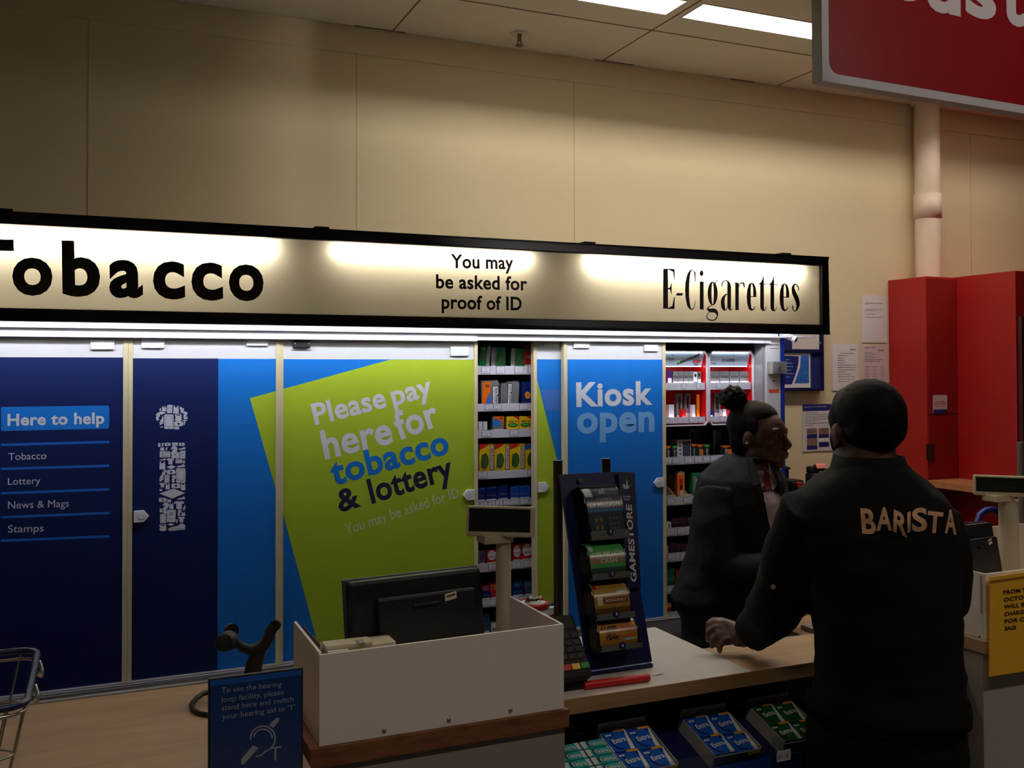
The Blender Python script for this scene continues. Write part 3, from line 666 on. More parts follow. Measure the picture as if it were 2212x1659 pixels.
def pack(name, label, cat, group, key, px0, px1, yt, base, feats=(), dep=.022, lean=0, crimp=0, dy=0, z0=None, Y=None):
    Y = (YR if Y is None else Y)+.014+dy; zb = SHELF[key] if z0 is None else z0
    xa = PY(px0, yt+20, Y).x; xb = PY(px1, yt+20, Y).x; zt_ = PY((px0+px1)/2, yt, Y).z; w, h = xb-xa, zt_-zb
    m = MB()
    if crimp:
        hb = h-crimp
        m.loft([[(xa, Y, zb), (xb, Y, zb), (xb, Y+dep, zb), (xa, Y+dep, zb)], [(xa-.001, Y-.001, zb+hb*.5), (xb+.001, Y-.001, zb+hb*.5), (xb+.001, Y+dep, zb+hb*.5), (xa-.001, Y+dep, zb+hb*.5)],
                [(xa, Y, zb+hb), (xb, Y, zb+hb), (xb, Y+dep, zb+hb), (xa, Y+dep, zb+hb)], [(xa, Y+dep*.45, zt_-.002), (xb, Y+dep*.45, zt_), (xb, Y+dep*.55, zt_), (xa, Y+dep*.55, zt_-.002)]], IX[base])
        m.sm = [False]*len(m.sm)
    else: m.box(xa, xb, Y, Y+dep, zb, zt_, IX[base])
    hh = (h-crimp) if crimp else h
    e = .0018 if crimp else .0006
    for k, f in enumerate(feats):
        q = Y-e-.0003*k
        def uv(u, v): return V((xa+u*w, q, zb+v*hh))
        if f[0] == 'r': _, u0, u1, v0, v1, c = f; m.poly([uv(u0, v0), uv(u1, v0), uv(u1, v1), uv(u0, v1)], IX[c])
        elif f[0] == 'p': m.poly([uv(*p) for p in f[1]], IX[f[2]])
        elif f[0] == 'o':
            _, u, v, a, b, c = f; m.poly([uv(u+a*math.cos(t*.349), v+b*math.sin(t*.349)) for t in range(18)], IX[c])
        elif f[0] == 't': _, s, u0, u1, v, cap, c = f; m.text(s, uv(u0, v), uv(u1, v), cap*hh, mi=IX[c], bold=.02)
        elif f[0] == 'v':   # reads upwards
            _, s, v0, v1, u, cap, c = f; m.text(s, uv(u, v0), uv(u, v1), cap*w, mi=IX[c], bold=.02)
    if lean:
        m.v = [V((v.x+lean*(v.z-zb), v.y, v.z)) for v in m.v]
    return solo(m, name, PK, label, cat, group, origin=V(((xa+xb)/2, Y+dep/2, zb)))
g = 'packs on the shelves behind the narrow gap'
WS = [('r', .0, .3, .02, .98, 'white'), ('v', 'Smoking seriously harms', .1, .94, .13, .075, 'txt'), ('v', 'you and others around you', .1, .94, .27, .075, 'txt')]
pack('tobacco_pouch', 'green tobacco pouch with white warning strip on its right side, leftmost on top shelf', 'tobacco pouch', g, 'a1', 1033.5, 1056.5, 741, 'green', [('r', .68, 1, .02, .96, 'white'), ('v', 'Smoking seriously harms', .06, .9, .82, .075, 'txt'), ('v', 'you and others around you', .06, .9, .96, .075, 'txt'), ('o', .34, .45, .2, .22, 'olive'), ('r', .1, .5, .78, .92, 'lime')], .03, .10, .008)
pack('tobacco_pouch', 'green tobacco pouch with white warning strip at left, second on top shelf', 'tobacco pouch', g, 'a1', 1060.5, 1091, 744, 'green', WS+[('o', .62, .42, .2, .3, 'olive')], .03, .04, .01)
pack('tobacco_pouch', 'green tobacco pouch beside the red one on top shelf', 'tobacco pouch', g, 'a1', 1103, 1131.5, 746, 'green', WS+[('o', .66, .42, .2, .3, 'olive'), ('r', .36, .95, .2, .26, 'olive')], .03, .05, .01)
pack('tobacco_pouch', 'red tobacco pouch at right end of top shelf', 'tobacco pouch', g, 'a1', 1133, 1153, 742, 'red', [('r', .2, .75, .66, .92, 'silver'), ('r', .8, 1, .66, .85, 'yellow'), ('r', .0, 1, 0, .12, 'white'), ('t', 'PALL M', .1, 1.25, .42, .13, 'white'), ('t', 'Smok', .12, .95, .02, .07, 'txt')], .03, 0, .006)
pack('tobacco_pouch', 'orange and grey tobacco pouch with upright warning label, second shelf', 'tobacco pouch', g, 'a2', 1040, 1077, 821, 'grey', [('p', [(0, .0), (.08, 1), (.52, 1), (.5, .55), (.2, 0)], 'orange'), ('p', [(.2, 0), (.42, .5), (.52, .3), (.5, 0)], 'light'), ('r', .62, .98, .0, .82, 'txt'), ('r', .65, .95, .0, .79, 'white'), ('v', 'Smoking kills', -.12, .74, .9, .17, 'txt'), ('t', '20', .2, .42, .76, .14, 'txt')], .03, .0, .006)
for k, (a, b) in enumerate(((1082, 1085), (1086.5, 1089.5), (1091, 1094))):
    pack('tobacco_pouch', 'thin grey pouch standing edge on, %s of three, second shelf' % ('left', 'middle', 'right')[k], 'tobacco pouch', g, 'a2', a, b, 827-k, 'silver', [], .05, .03, .003)
pack('tobacco_pouch', 'silver tobacco pouch with white warning label in middle of second shelf', 'tobacco pouch', g, 'a2', 1095, 1119, 823, 'silver', [('r', .0, .36, .0, .97, 'txt'), ('r', .03, .33, .0, .94, 'white'), ('v', 'Smoking kills', .02, .9, .28, .17, 'txt')], .03, .06, .006)
pack('tobacco_pouch', 'navy tobacco pouch with yellow disc at right end of second shelf', 'tobacco pouch', g, 'a2', 1128, 1153, 823.5, 'navy', [('o', .45, .42, .24, .16, 'yellow'), ('o', .45, .42, .16, .1, 'orange'), ('v', 'SAMSON', .02, 1.1, .98, .2, 'white')], .03, 0, .004)
pack('cigarette_box', 'small plain white box at left of third shelf', 'box', g, 'a3', 1034, 1052.5, 911, 'white', [('r', .45, .55, 0, 1, 'silver')])
pack('cigarette_box', 'grey box with orange corner and blue band on third shelf', 'box', g, 'a3', 1064.5, 1088.5, 899, 'grey', [('p', [(.0, 1), (1, 1), (1, .55)], 'orange'), ('r', .0, .62, .35, .72, 'light'), ('r', .1, .9, .0, .12, 'white'), ('t', '10', .62, .9, .8, .13, 'txt')])
for k, (a, b) in enumerate(((1095, 1120.5), (1121.8, 1148.5))):
    pack('tobacco_box', 'yellow box with green oval and red corner, %s of two on third shelf' % ('left', 'right')[k], 'box', g, 'a3', a, b, 899, 'yellow', [('p', [(.55, 1), (1, 1), (1, .72)], 'red'), ('o', .5, .37, .42, .15, 'oval'), ('o', .5, .37, .3, .07, 'lime'), ('t', 'AMBER LEAF', .12, .9, .58, .12, 'oval'), ('r', .08, .92, .0, .1, 'white')])
for k, (a, b) in enumerate(((1035, 1066), (1068, 1099.5), (1101, 1132.5))):
    pack('tobacco_pouch', 'large yellow pouch with green oval and red corner, %s of three on fourth shelf' % ('left', 'middle', 'right')[k], 'tobacco pouch', g, 'a4', a, b, 957, 'yellow', [('p', [(.0, 1), (.65, 1), (.0, .8)], 'red'), ('o', .38, .4, .25, .28, 'oval'), ('o', .38, .4, .12, .2, 'olive'), ('r', .72, .98, .08, .95, 'txt'), ('r', .75, .95, .1, .93, 'white'), ('v', 'Smoking kills', .14, .88, .9, .12, 'txt'), ('v', 'AMBER LEAF', .14, .66, .2, .1, 'oval')], .03, .02, .004)
pack('tobacco_pouch', 'yellow pouch with blue corner at right end of fourth shelf', 'tobacco pouch', g, 'a4', 1134, 1154, 957, 'yellow', [('p', [(.0, 1), (1, 1), (1, .9), (.0, .78)], 'blue'), ('o', .6, .4, .38, .28, 'oval'), ('o', .6, .4, .2, .2, 'olive')], .03, .02, .004)
for k, (a, b, yt, c) in enumerate(((1033, 1047.5, 1054, 'navy'), (1049, 1073, 1051.5, 'navy'), (1075, 1097.5, 1048, 'navy'), (1102.5, 1120.5, 1050, 'blue'), (1122, 1145.5, 1048.5, 'blue'))):
    pack('cigarette_pack', ('dark blue pack at left end of fifth shelf', 'dark blue pack, second on fifth shelf', 'dark blue pack, third on fifth shelf', 'mid blue narrow pack, fourth on fifth shelf', 'mid blue pack at right end of fifth shelf')[k], 'cigarette pack', g, 'a5', a, b, yt, c, [('p', [(.0, .82), (.45, 1), (1, 1), (1, .93), (.45, .9)], 'light'), ('t', 'SOVEREIGN', .1, .9, .36, .12, 'silver'), ('r', .05, .95, 0, .16, 'white'), ('t', 'Smoking kills', .1, .9, .03, .08, 'txt')])
for k, (a, b, yt, c) in enumerate(((1034, 1048, 1190, 'grey'), (1051, 1072, 1188, 'red'), (1107.5, 1124.5, 1177, 'red'), (1125.5, 1149.5, 1174, 'red'))):
    pack('cigarette_pack', ('grey pack low on the shelves, just above the black monitor', 'red and white pack to the left of the display pole', 'narrower red and white pack to the right of the display pole', 'wider red and white pack to the right of the display pole')[k], 'cigarette pack', g, 'a7', a, b, yt, c, ([('o', .55, .55, .38, .34, 'slate')] if k == 0 else [('o', .55, .62, .44, .36, 'white'), ('t', 'CARLTON', .2, .92, .46, .09, 'txt'), ('t', 'v', .72, .84, .82, .09, 'red')])+[('r', .05, .95, 0, .13, 'white'), ('t', 'Smoking kills', .1, .9, .03, .06, 'txt')])
for k, (a, b, yt, c, f) in enumerate(((1042, 1058, 1263, 'navy', 'red'), (1060, 1073, 1261, 'red', 'orange'), (1106.5, 1129.5, 1255, 'navy', 'teal'), (1133, 1153, 1254, 'slate', 'grey'))):
    pack('cigarette_pack', ('navy pack with red top beside the monitor', 'all red pack beside the monitor', 'dark navy pack right of the display pole, above the white shroud', 'slate grey pack at right, above the white shroud')[k], 'cigarette pack', g, 'a8', a, b, yt, c, [('r', 0, 1, .6, .94, f), ('o', .4, .74, .2, .12, 'light'), ('o', .25, .3, .09, .07, 'light'), ('o', .5, .3, .09, .07, 'light'), ('o', .78, .3, .09, .07, 'light'), ('r', .05, .95, 0, .12, 'white')])
pack('cigarette_pack', 'dark teal pack on lowest visible shelf behind the monitor', 'cigarette pack', g, 'a9', 1034, 1058, 1328, 'teal', [('o', .4, .8, .22, .09, 'light'), ('r', .1, .6, .35, .42, 'slate'), ('r', .05, .95, 0, .14, 'white')])
pack('cigarette_pack', 'small pale pack beside dark teal pack on lowest visible shelf', 'cigarette pack', g, 'a9', 1061, 1073, 1346, 'white', [('r', .1, .9, .2, .5, 'silver')])
# ---- right opening
g2 = 'packs on the shelves behind the shop assistant'
def tri(c): return [('p', [(.0, 1), (1, 1), (1, .9), (.5, .74), (.0, .9)], c), ('v', 'VYPE', .08, .66, .72, .34, 'white')]
for a, b, yt, c, l in ((1438, 1449, 963, 'orange', 'narrow black and orange box beside blue door edge'), (1451.5, 1462, 963, 'lime', 'black and green box left of the white box'), (1494, 1504, 959, 'orange', 'dark box with orange top right of the white box'), (1505, 1519, 960, 'orange', 'black box with orange flap and orange side in middle of shelf'),
                       (1520.5, 1533, 960, 'lime', 'black box with green flap in middle of shelf'), (1557, 1580, 962, 'orange', 'wide black and orange box behind the bun'), (1580.5, 1595, 962, 'lime', 'black and green box nearest the assistant')):
    f = tri(c)
    if c == 'orange': f = f+[('r', .62, 1, 0, .6, 'orange')] if b-a > 13 else f
    pack('vapour_box', l, 'box', g2, 'b3', a, b, yt, 'black', f, .03)
pack('vapour_box', 'white box with black window on shelf under the red displays', 'box', g2, 'b3', 1463, 1492.5, 950.5, 'white', [('r', .4, .95, .08, .92, 'txt'), ('r', .46, .9, .14, .84, 'slate'), ('o', .2, .66, .07, .05, 'txt'), ('o', .2, .44, .07, .05, 'txt'), ('o', .2, .22, .07, .05, 'txt'), ('r', .1, .3, .86, .9, 'txt')], .05)
pack('vapour_box', 'tall black box with pale edge on shelf under the red displays', 'box', g2, 'b3', 1539, 1556, 929, 'black', [('r', 0, .28, 0, 1, 'silver'), ('v', 'vype', .1, .4, .9, .3, 'silver')], .05, .04, dy=.035)
for k, (a, b) in enumerate(((1489, 1503), (1505, 1519), (1521, 1536))):
    pack('display_tower', 'tall dark grey upright panel at back of shelf, %s of three' % ('left', 'middle', 'right')[k], 'panel', g2, 'b3', a, b, 927, 'slate' if k == 1 else 'grey', [('r', .15, .85, .05, .9, 'black')], .02, dy=.09)
for a, l in ((1441, 'left'), (1470, 'right')):
    Y = YR+.012; p = PY(a, 1030, Y); q = PY(a+22, 1072, Y); zf = SHELF['b4']
    m = MB(); m.prism([(p.x, Y+.1, zf), (p.x+.03, Y, zf), (p.x+.03, Y, zf+.014), (p.x-.004, Y+.1, p.z+.02), ], (.003, 0, 0))
    m.box(p.x-.02, p.x+.05, Y-.002, Y, zf, zf+.013)
    solo(m, 'card_tray', CARDB, 'buff card tray on shelf behind the assistant, %s one' % l, 'tray', 'card trays')
pack('pen_pack', 'orange blister pack with black pen in the buff card tray', 'pack', g2, 'b4', 1463, 1479, 1020, 'orange', [('o', .5, .96, .3, .08, 'card'), ('r', .28, .72, .5, .75, 'red'), ('r', .35, .68, .2, .5, 'txt'), ('r', .3, .75, .12, .3, 'white')], .02)
pack('pen_pack', 'green blister pack beside the orange one', 'pack', g2, 'b4', 1495, 1513, 1021, 'green', [('r', .2, .45, .2, .85, 'silver'), ('r', .5, .85, .15, .75, 'white'), ('o', .68, .4, .12, .06, 'lime'), ('r', 0, 1, 0, .1, 'lime')], .02)
pack('refill_box', 'white angled box at left of purple refill boxes', 'box', g2, 'b5', 1438, 1450, 1128, 'white', [('o', .65, .5, .18, .28, 'grey')], .03)
pack('refill_box', 'wide dark purple box on upper purple shelf', 'box', g2, 'b5', 1451, 1484, 1119, 'purple', [('r', .1, .4, .3, .6, 'slate')], .05, dy=.02)
pack('refill_box', 'narrow dark green box beside purple box', 'box', g2, 'b5', 1486, 1495, 1117, 'green', [('r', .2, .8, .2, .4, 'slate')], .05, dy=.02)
for k, (a, b) in enumerate(((1447, 1458), (1459, 1471), (1472, 1484), (1485, 1497))):
    pack('refill_box', 'dark purple box on lower purple shelf, %s from left' % ('first', 'second', 'third', 'fourth')[k], 'box', g2, 'b6', a, b, 1173+k, 'purple', [('r', .15, .85, .2, .35, 'slate')], .04, dy=.01)
pack('refill_box', 'small buff box edge at left of lower purple shelf', 'box', g2, 'b6', 1438, 1444, 1179, 'card', [], .03)
pack('refill_box', 'green box low on shelf beside blue door', 'box', g2, 'b7', 1440, 1457, 1228, 'green', [('r', .2, .8, .1, .3, 'oval')], .04)
pack('refill_box', 'narrow red box beside low green box', 'box', g2, 'b7', 1460, 1467, 1232, 'red', [], .04)
pack('refill_box', 'yellow and red box on lowest shelf beside blue door', 'box', g2, 'b8', 1439, 1450, 1303, 'red', [('r', 0, 1, .55, 1, 'yellow')], .04)

# ================================================================== the two red display trays
RIM = mat('tray_rim', (236, 230, 230), .35)
HEADM = mat('header_card', (196, 212, 232), .4)
TRAYRED = mat('tray_red', (196, 12, 14), .4)
LED = emit('tray_led', (226, 238, 255), K_ECIG)
YT = YG+.05
def tray(px0, px1, label, left):
    xa = PY(px0, 830, YT).x; xb = PY(px1, 830, YT).x; z1 = PY(1530, 757, YT).z; z0 = PY(1530, 919, YT).z
    t = thing('display_tray', label, 'display', ((xa+xb)/2, YT+.08, z0), group='red display trays'); D = .15; c = .016
    out = [(xa+c, z0), (xb-c, z0), (xb, z0+c), (xb, z1-c), (xb-c, z1), (xa+c, z1), (xa, z1-c), (xa, z0+c)]
    r = .0045
    inn = [(xa+c+r*.4, z0+r), (xb-c-r*.4, z0+r), (xb-r, z0+c+r*.4), (xb-r, z1-c-r*.4), (xb-c-r*.4, z1-r), (xa+c+r*.4, z1-r), (xa+r, z1-c-r*.4), (xa+r, z0+c+r*.4)]
    m = MB(); n = 8
    vs = [V((x, YT, z)) for x, z in out]+[V((x, YT, z)) for x, z in inn]+[V((x, YT+.012, z)) for x, z in out]+[V((x, YT+.012, z)) for x, z in inn]
    m.add(vs, [f for i in range(n) for j in [(i+1) % n] for f in ((i, j, n+j, n+i), (2*n+i, 3*n+i, 3*n+j, 2*n+j), (i, 2*n+i, 2*n+j, j), (n+i, n+j, 3*n+j, 3*n+i))])
    m.build('rim', RIM, t)
    tap = .012
    m = MB()   # shell: tapering sides, back, floor, roof
    fr = [V((x, YT+.012, z)) for x, z in inn]; bk = [V((x+(tap if x < (xa+xb)/2 else -tap), YT+D, z)) for x, z in inn]
    m.add(fr+bk, [(i, (i+1) % n, n+(i+1) % n, n+i) for i in range(n)]); m.add(bk, [tuple(range(n))])
    m.build('shell', TRAYRED, t)
    zr = [(PY(1530, 826.5, YT).z, PY(1530, 842, YT).z), (PY(1530, 900, YT).z, PY(1530, 913.5, YT).z)]
    hz0 = PY(1530, 791, YT).z; hz1 = z1-.007
    hx0 = xa+.006; hx1 = xb-.010
    m = MB(); m.prism([(hx0, YT+.022, hz0), (hx1-.008, YT+.022, hz0), (hx1, YT+.014, hz1), (hx0, YT+.014, hz1)], (0, .006, 0)); hd = m.build('header_card', HEADM, t)
    def hp(u, v): return V((hx0+(hx1-hx0)*u, YT+.0205-.008*v, hz0+(hz1-hz0)*v))
    n_ = V((0, -1, 0))
    def word(s, u0, u1, v, cap, mi=0, bold=.0, mm=None):
        m = MB(); m.text(s, hp(u0, v), hp(u1, v), cap*(hz1-hz0), bold=bold); m.build('lettering', mm or TXT, hd)
    def vee(u, v, w, h):
        m = MB(); m.poly([hp(u-w, v+h), hp(u-.1*w, v+.35*h), hp(u+w*.9, v+h), hp(u+.1*w, v), hp(u-.5*w, v+.4*h)][::-1]); m.build('emblem', TXT, hd)
    if left:
        word('E-Lites', .11, .31, .46, .24, bold=.004); vee(.275, .74, .035, .12); word('CURV', .2, .31, .3, .11, mm=GREYINK); word('electronic cigarette', .11, .31, .12, .04, mm=GREYINK)
        a = hp(.40, .26); b = hp(.88, .86); e = V((0, -.002, 0)); d = (b-a)
        m = MB(); m.cyl(a+e, b+e, .0048, .0038, n=14); m.build('pen_picture', TXT, hd)
        m = MB(); m.cyl(a+e-d*.03, a+e+d*.04, .0056, .0056, n=14); m.build('pen_tip', LGRN, hd)
        m = MB(); m.poly([hp(.75, .24), hp(.9, .24), hp(.915, .44), hp(.765, .44)]); m.build('badge', REDP, hd)
        m = MB(); A = hp(.775, .29); m.text('NEW', A+V((0, -.001, 0)), hp(.885, .29)+V((0, -.001, 0)), .1*(hz1-hz0), bold=.02); m.build('lettering', WHP, hd)
        m = MB(); m.poly([hp(.78, .1), hp(.88, .1), hp(.88, .14), hp(.78, .14)]); m.build('print_line', TXT, hd)
    else:
        word('E-Lites', .35, .64, .34, .34, bold=.006); vee(.60, .70, .045, .16); word('electronic cigarettes', .36, .64, .17, .05, mm=GREYINK); m = MB(); m.poly([hp(.08, .2), hp(.2, .2), hp(.2, .24), hp(.08, .24)]); m.build('print_line', TXT, hd)
    for k, (a, b) in enumerate(zr):
        m = MB(); m.box(xa+.012, xb-.012, YT+.02, YT+D-.004, a-.010, a-.006); s = m.build('shelf', TRAYRED, t)
        m = MB(); m.box(xa+.005, xb-.008, YT+.014, YT+.018, b, a); m.build('price_rail', RAILM, s)
        for u in ((.12, .5, .82) if left and not k else (.15, .42, .66, .86) if left else (.25, .72) if not k else (.1, .32, .6, .85)):
            X = xa+(xb-xa)*u; cz = a-(a-b)*.45; h = (a-b)*.4
            m = MB(); m.box(X-.0105, X+.0105, YT+.0128, YT+.0136, cz-h, cz+h, 1); m.box(X-.0095, X+.0095, YT+.0120, YT+.0127, cz-h+.001, cz+h-.001, 0); m.build('price_ticket', [TICK, GREYINK], s)
        m = MB(); m.box(xa+.014, xb-.014, YT+.0185, YT+.0205, a-.004, a-.001); m.build('light_strip', LED, s)
    m = MB(); m.box(xa+.02, xb-.02, YT+.0105, YT+.0125, z1-.0078, z1-.0058); m.build('light_strip', LED, t)
    m = MB(); m.box(xa+.014, xb-.014, YT+.03, YT+.034, hz0-.002, hz0+.001); m.build('light_strip', LED, t)
    return xa, xb, zr[0][0]-.006, zr[1][0]-.006
A_ = tray(1429, 1531, 'red display tray with lit header picturing a black pen with green tip', True)
B_ = tray(1532, 1630, 'red display tray with plain lit header, nearer the white post', False)
g3 = 'packs in the red display trays'
YTR = YT+.012
def ep(px0, px1, yt, base, feats, label, t, k, name='vapour_pack', dep=.02, lean=0, dy=0):
    pack(name, label, 'pack', g3, None, px0, px1, yt, base, feats, dep, lean, 0, .004+dy, z0=t[2+k], Y=YTR)
E1 = [('t', 'E-Lites', .15, .85, .5, .16, 'txt'), ('r', .02, .98, 0, .2, 'white')]
ORD = ('first', 'second', 'third', 'fourth')
for k, (a, b) in enumerate(((1453.5, 1464), (1465, 1475.3), (1476.3, 1486.3), (1487.3, 1496.5))):
    ep(a, b, 802, 'silver', E1, 'slim grey pack on upper shelf of left red tray, %s from left' % ORD[k], A_, 0, lean=.05)
ep(1498, 1506, 803, 'white', [('o', .5, .7, .3, .14, 'txt'), ('r', .1, .9, 0, .2, 'light')], 'white pack with black round mark on upper shelf of left red tray', A_, 0)
ep(1507, 1515, 803, 'silver', [('o', .5, .72, .3, .16, 'txt'), ('r', .1, .9, .0, .4, 'white')], 'pale pack nearest red side on upper shelf of left red tray', A_, 0, lean=-.05)
ep(1440.5, 1452, 800, 'purple', [('r', .2, .85, 0, .45, 'white')], 'purple pack behind white card on upper shelf of left red tray', A_, 0)
for k, (a, b) in enumerate(((1534.5, 1553.5), (1555, 1575), (1576.5, 1596), (1598, 1618.5))):
    ep(a, b, 802, 'silver', E1, 'grey pack with dark print on upper shelf of right red tray, %s from left' % ORD[k], B_, 0)
ep(1445, 1456, 874, 'white', [], 'plain white box low in left red tray', A_, 1)
ep(1461, 1473, 850, 'silver', [('r', .3, .7, .35, .85, 'txt'), ('r', .05, .95, 0, .12, 'white')], 'tall clear pack with black pen low in left red tray', A_, 1, lean=.03, dy=.03)
ep(1478, 1490, 850, 'silver', [('r', .3, .7, .4, .9, 'txt'), ('r', .1, .95, 0, .2, 'white')], 'leaning tall clear pack in middle of left red tray', A_, 1, lean=.06, dy=.03)
ep(1473.5, 1481.5, 884, 'red', [], 'small red box between the tall clear packs in left red tray', A_, 1)
ep(1496, 1503, 874.5, 'white', [('r', .7, 1, 0, 1, 'silver')], 'slim white box low in left red tray, near its red side', A_, 1)
ep(1506, 1511, 852, 'orange', [], 'thin upright orange card low in left red tray', A_, 1, dep=.006)
ep(1543, 1556, 849, 'silver', [('r', .2, .75, .32, .85, 'txt'), ('t', 'E-Lites', .1, .9, .22, .07, 'txt'), ('r', .05, 1, 0, .18, 'white')], 'tall clear pack with black pen low in right red tray', B_, 1, dy=.03)
ep(1535, 1541, 885, 'navy', [('r', .0, .6, 0, .3, 'white')], 'small navy box at left end low in right red tray', B_, 1)
ep(1560, 1569, 884, 'white', [('r', 0, .15, 0, 1, 'slate')], 'white box low in right red tray beside the bun', B_, 1)
ep(1571, 1577, 884, 'red', [], 'narrow red box low in right red tray beside the bun', B_, 1)

# ================================================================== things on the back wall
def sheet(name, label, px0, px1, y0, y1, mt, lines=(), Y=YW, group=None, tk=.0012, cat='notice'):
    p = PY(px0, y1, Y-.002); q = PY(px1, y0, Y-.002)
    t = thing(name, label, cat, ((p.x+q.x)/2, Y-.002, p.z), group=group)
    m = MB(); m.box(p.x, q.x, Y-.002-tk, Y-.002, p.z, q.z); o = m.build('sheet', mt, t)
    w, h = q.x-p.x, q.z-p.z; f = Y-.0026-tk
    return t, (lambda u, v: V((p.x+w*u, f, p.z+h*v))), w, h
def lines(t, P, h, rows, mm=GREYINK):
    # print too small to read in the photo: rows of word-long dashes
    for (s, u0, u1, v, cap) in rows:
        m = MB(); u = u0; A = P(u0, v); B = P(u1, v); n = max(1, len(s.split())); ws = [len(q) for q in s.split()]; tot = sum(ws)+n-1; k = 0
        for q in ws:
            a, b = A.lerp(B, k/tot), A.lerp(B, (k+q)/tot); k += q+1; z = V((0, 0, cap*h*.62)); m.poly([a, b, b+z, a+z])
        m.build('print_line', mm, t)
def block(t, P, u0, u1, v0, v1, mm, name='picture'):
    m = MB(); m.poly([P(u0, v0), P(u1, v0), P(u1, v1), P(u0, v1)]); m.build(name, mm, t)
t, P, w, h = sheet('paper_notice', 'white typed sheet pinned highest on cream wall left of red cabinets', 1861.5, 1915, 639, 740, PAPER, group='paper notices on the wall')
lines(t, P, h, (('Important: these prices may be incorrect', .12, .82, .83, .014), ('for sale', .12, .26, .80, .014), ('If a customer requires assistance with any', .12, .8, .695, .014), ('items please call', .12, .52, .665, .014), ('on weekend prices', .12, .52, .6, .014), ('Do temporary closures from the team', .12, .82, .535, .014)))
t, P, w, h = sheet('paper_notice', 'white printed letter pinned on cream wall directly above man\'s head', 1798, 1854, 743, 844, PAPER, group='paper notices on the wall')
lines(t, P, h, [('store ltd', .68, .88, .87, .03), ('Some of the lines may be the following', .28, .78, .79, .016)]+[('the following items will apply to all of the staff', .2, .2+[.4, .25, .25, .3, .7, .68, .66, .3, .5, .65, .62, .4][k], .74-.05*k, .014) for k in range(12)])
t, P, w, h = sheet('paper_notice', 'pinkish printed form pinned lower right beside red cabinet edge', 1862.5, 1916, 745, 846, PINKP, group='paper notices on the wall')
lines(t, P, h, [('Customer notice', .1, .5, .93, .02), ('store ltd', .62, .86, .87, .03)]+[('prices and terms for all of the lines listed', .1, .1+[.3, .45, .35, .4, .7, .6][k], .82-.035*k, .014) for k in range(6)]+[('00 000  000 000', .1+.3*(k % 3), .28+.3*(k % 3), .52-.05*(k//3), .016) for k in range(18)])
t, P, w, h = sheet('poster', 'carrier bag poster with dark blue heading and four small photos', 1734, 1818, 872, 976, mat('poster_paper', (206, 204, 214), .6), cat='poster')
m = MB(); m.poly([P(0, .86), P(.62, .86), P(.8, .93), P(.9, 1), P(0, 1)]); m.build('heading_band', mat('poster_navy', (20, 30, 104), .5), t)
m = MB(); A = P(.05, .935)+V((0, -.0006, 0)); m.text('Plastic Carrier Bag Charge', A, P(.6, .94)+V((0, -.0006, 0)), h*.022); m.build('lettering', WHP, t)
lines(t, P, h, [('From the fifth of October we will charge for all bags', .06, .06+[.3, .6, .55, .58, .3, .6, .2][k], .82-.045*k, .014) for k in range(7)])
MOTT = mat('photo_print', (120, 96, 84), .6, var=.9, scale=70); PNV = MATS['poster_navy']
for (a, b, c, e) in ((.1, .36, .36, .49), (.4, .66, .36, .49), (.1, .36, .12, .27), (.4, .66, .2, .27)): block(t, P, a, b, c, e, MOTT if c != .2 else PAPER)
for (a, b, c, e) in ((.1, .36, .28, .36), (.4, .66, .28, .36), (.1, .36, .04, .12), (.4, .66, .09, .19)): block(t, P, a, b, c, e, PNV, 'caption_band')
# noticeboard
p = PY(1640, 846, YW-.03); q = PY(1779.5, 700, YW-.03)
t = thing('noticeboard', 'blue noticeboard on wall right of white post, holding white card and poster', 'noticeboard', ((p.x+q.x)/2, YW, p.z))
NB = mat('board_blue', (12, 24, 92), .6); NBF = mat('board_frame', (10, 16, 60), .4)
m = MB(); m.box(p.x, q.x, YW-.02, YW-.001, p.z, q.z); m.build('backing', NB, t)
zz = PY(1720, 759, YW-.03).z; fw = .012
for nm, b in (('frame', (p.x, q.x, p.z, p.z+fw)), ('frame', (p.x, q.x, q.z-fw, q.z)), ('frame', (q.x-fw, q.x, p.z, q.z)), ('frame', (p.x, q.x, zz-.008, zz+.008))):
    m = MB(); m.box(b[0], b[1], YW-.03, YW-.001, b[2], b[3]); m.build(nm, NBF, t, bevel=.002)
c = PY(1773, 741, YW-.034); m = MB(); m.cyl(c, c+V((0, .01, 0)), .005, n=12); m.build('lock', STEEL, t)
t, P, w, h = sheet('paper_notice', 'blank looking white card in upper panel of blue noticeboard', 1711, 1769, 722, 754, mat('cream_card', (214, 206, 200), .6), Y=YW-.021, group='cards on the noticeboard'); lines(t, P, h, (('Maintenance', .06, .4, .8, .1),), REDP)
t, P, w, h = sheet('poster', 'poster with dark blue text panel, white swoosh and blue picture on noticeboard', 1680, 1750, 763, 838, PAPER, Y=YW-.021, cat='poster')
m = MB(); pts = [P(0, .1), P(.42, .1)]+[P(.42+.22*math.sin(a*.157), .1+.9*a/10*.9) for a in range(1, 11)]+[P(.0, .93)]; m.poly(pts); m.build('text_panel', mat('poster_navy', (20, 30, 104)), t)
m = MB(); m.poly([P(.5, .13), P(.95, .13), P(.95, .93), P(.7, .93), P(.68, .6)]); m.build('picture', mat('poster_photo', (40, 96, 176), .5, var=.7, scale=40), t)
for k in range(6):
    A = P(.24, .8-.1*k)+V((0, -.0006, 0)); B = P(.24+[.1, .2, .22, .16, .24, .12][k], .8-.1*k)+V((0, -.0006, 0)); m = MB(); z = V((0, 0, h*.02)); m.poly([A, B, B+z, A+z]); m.build('print_line', LETB, t)

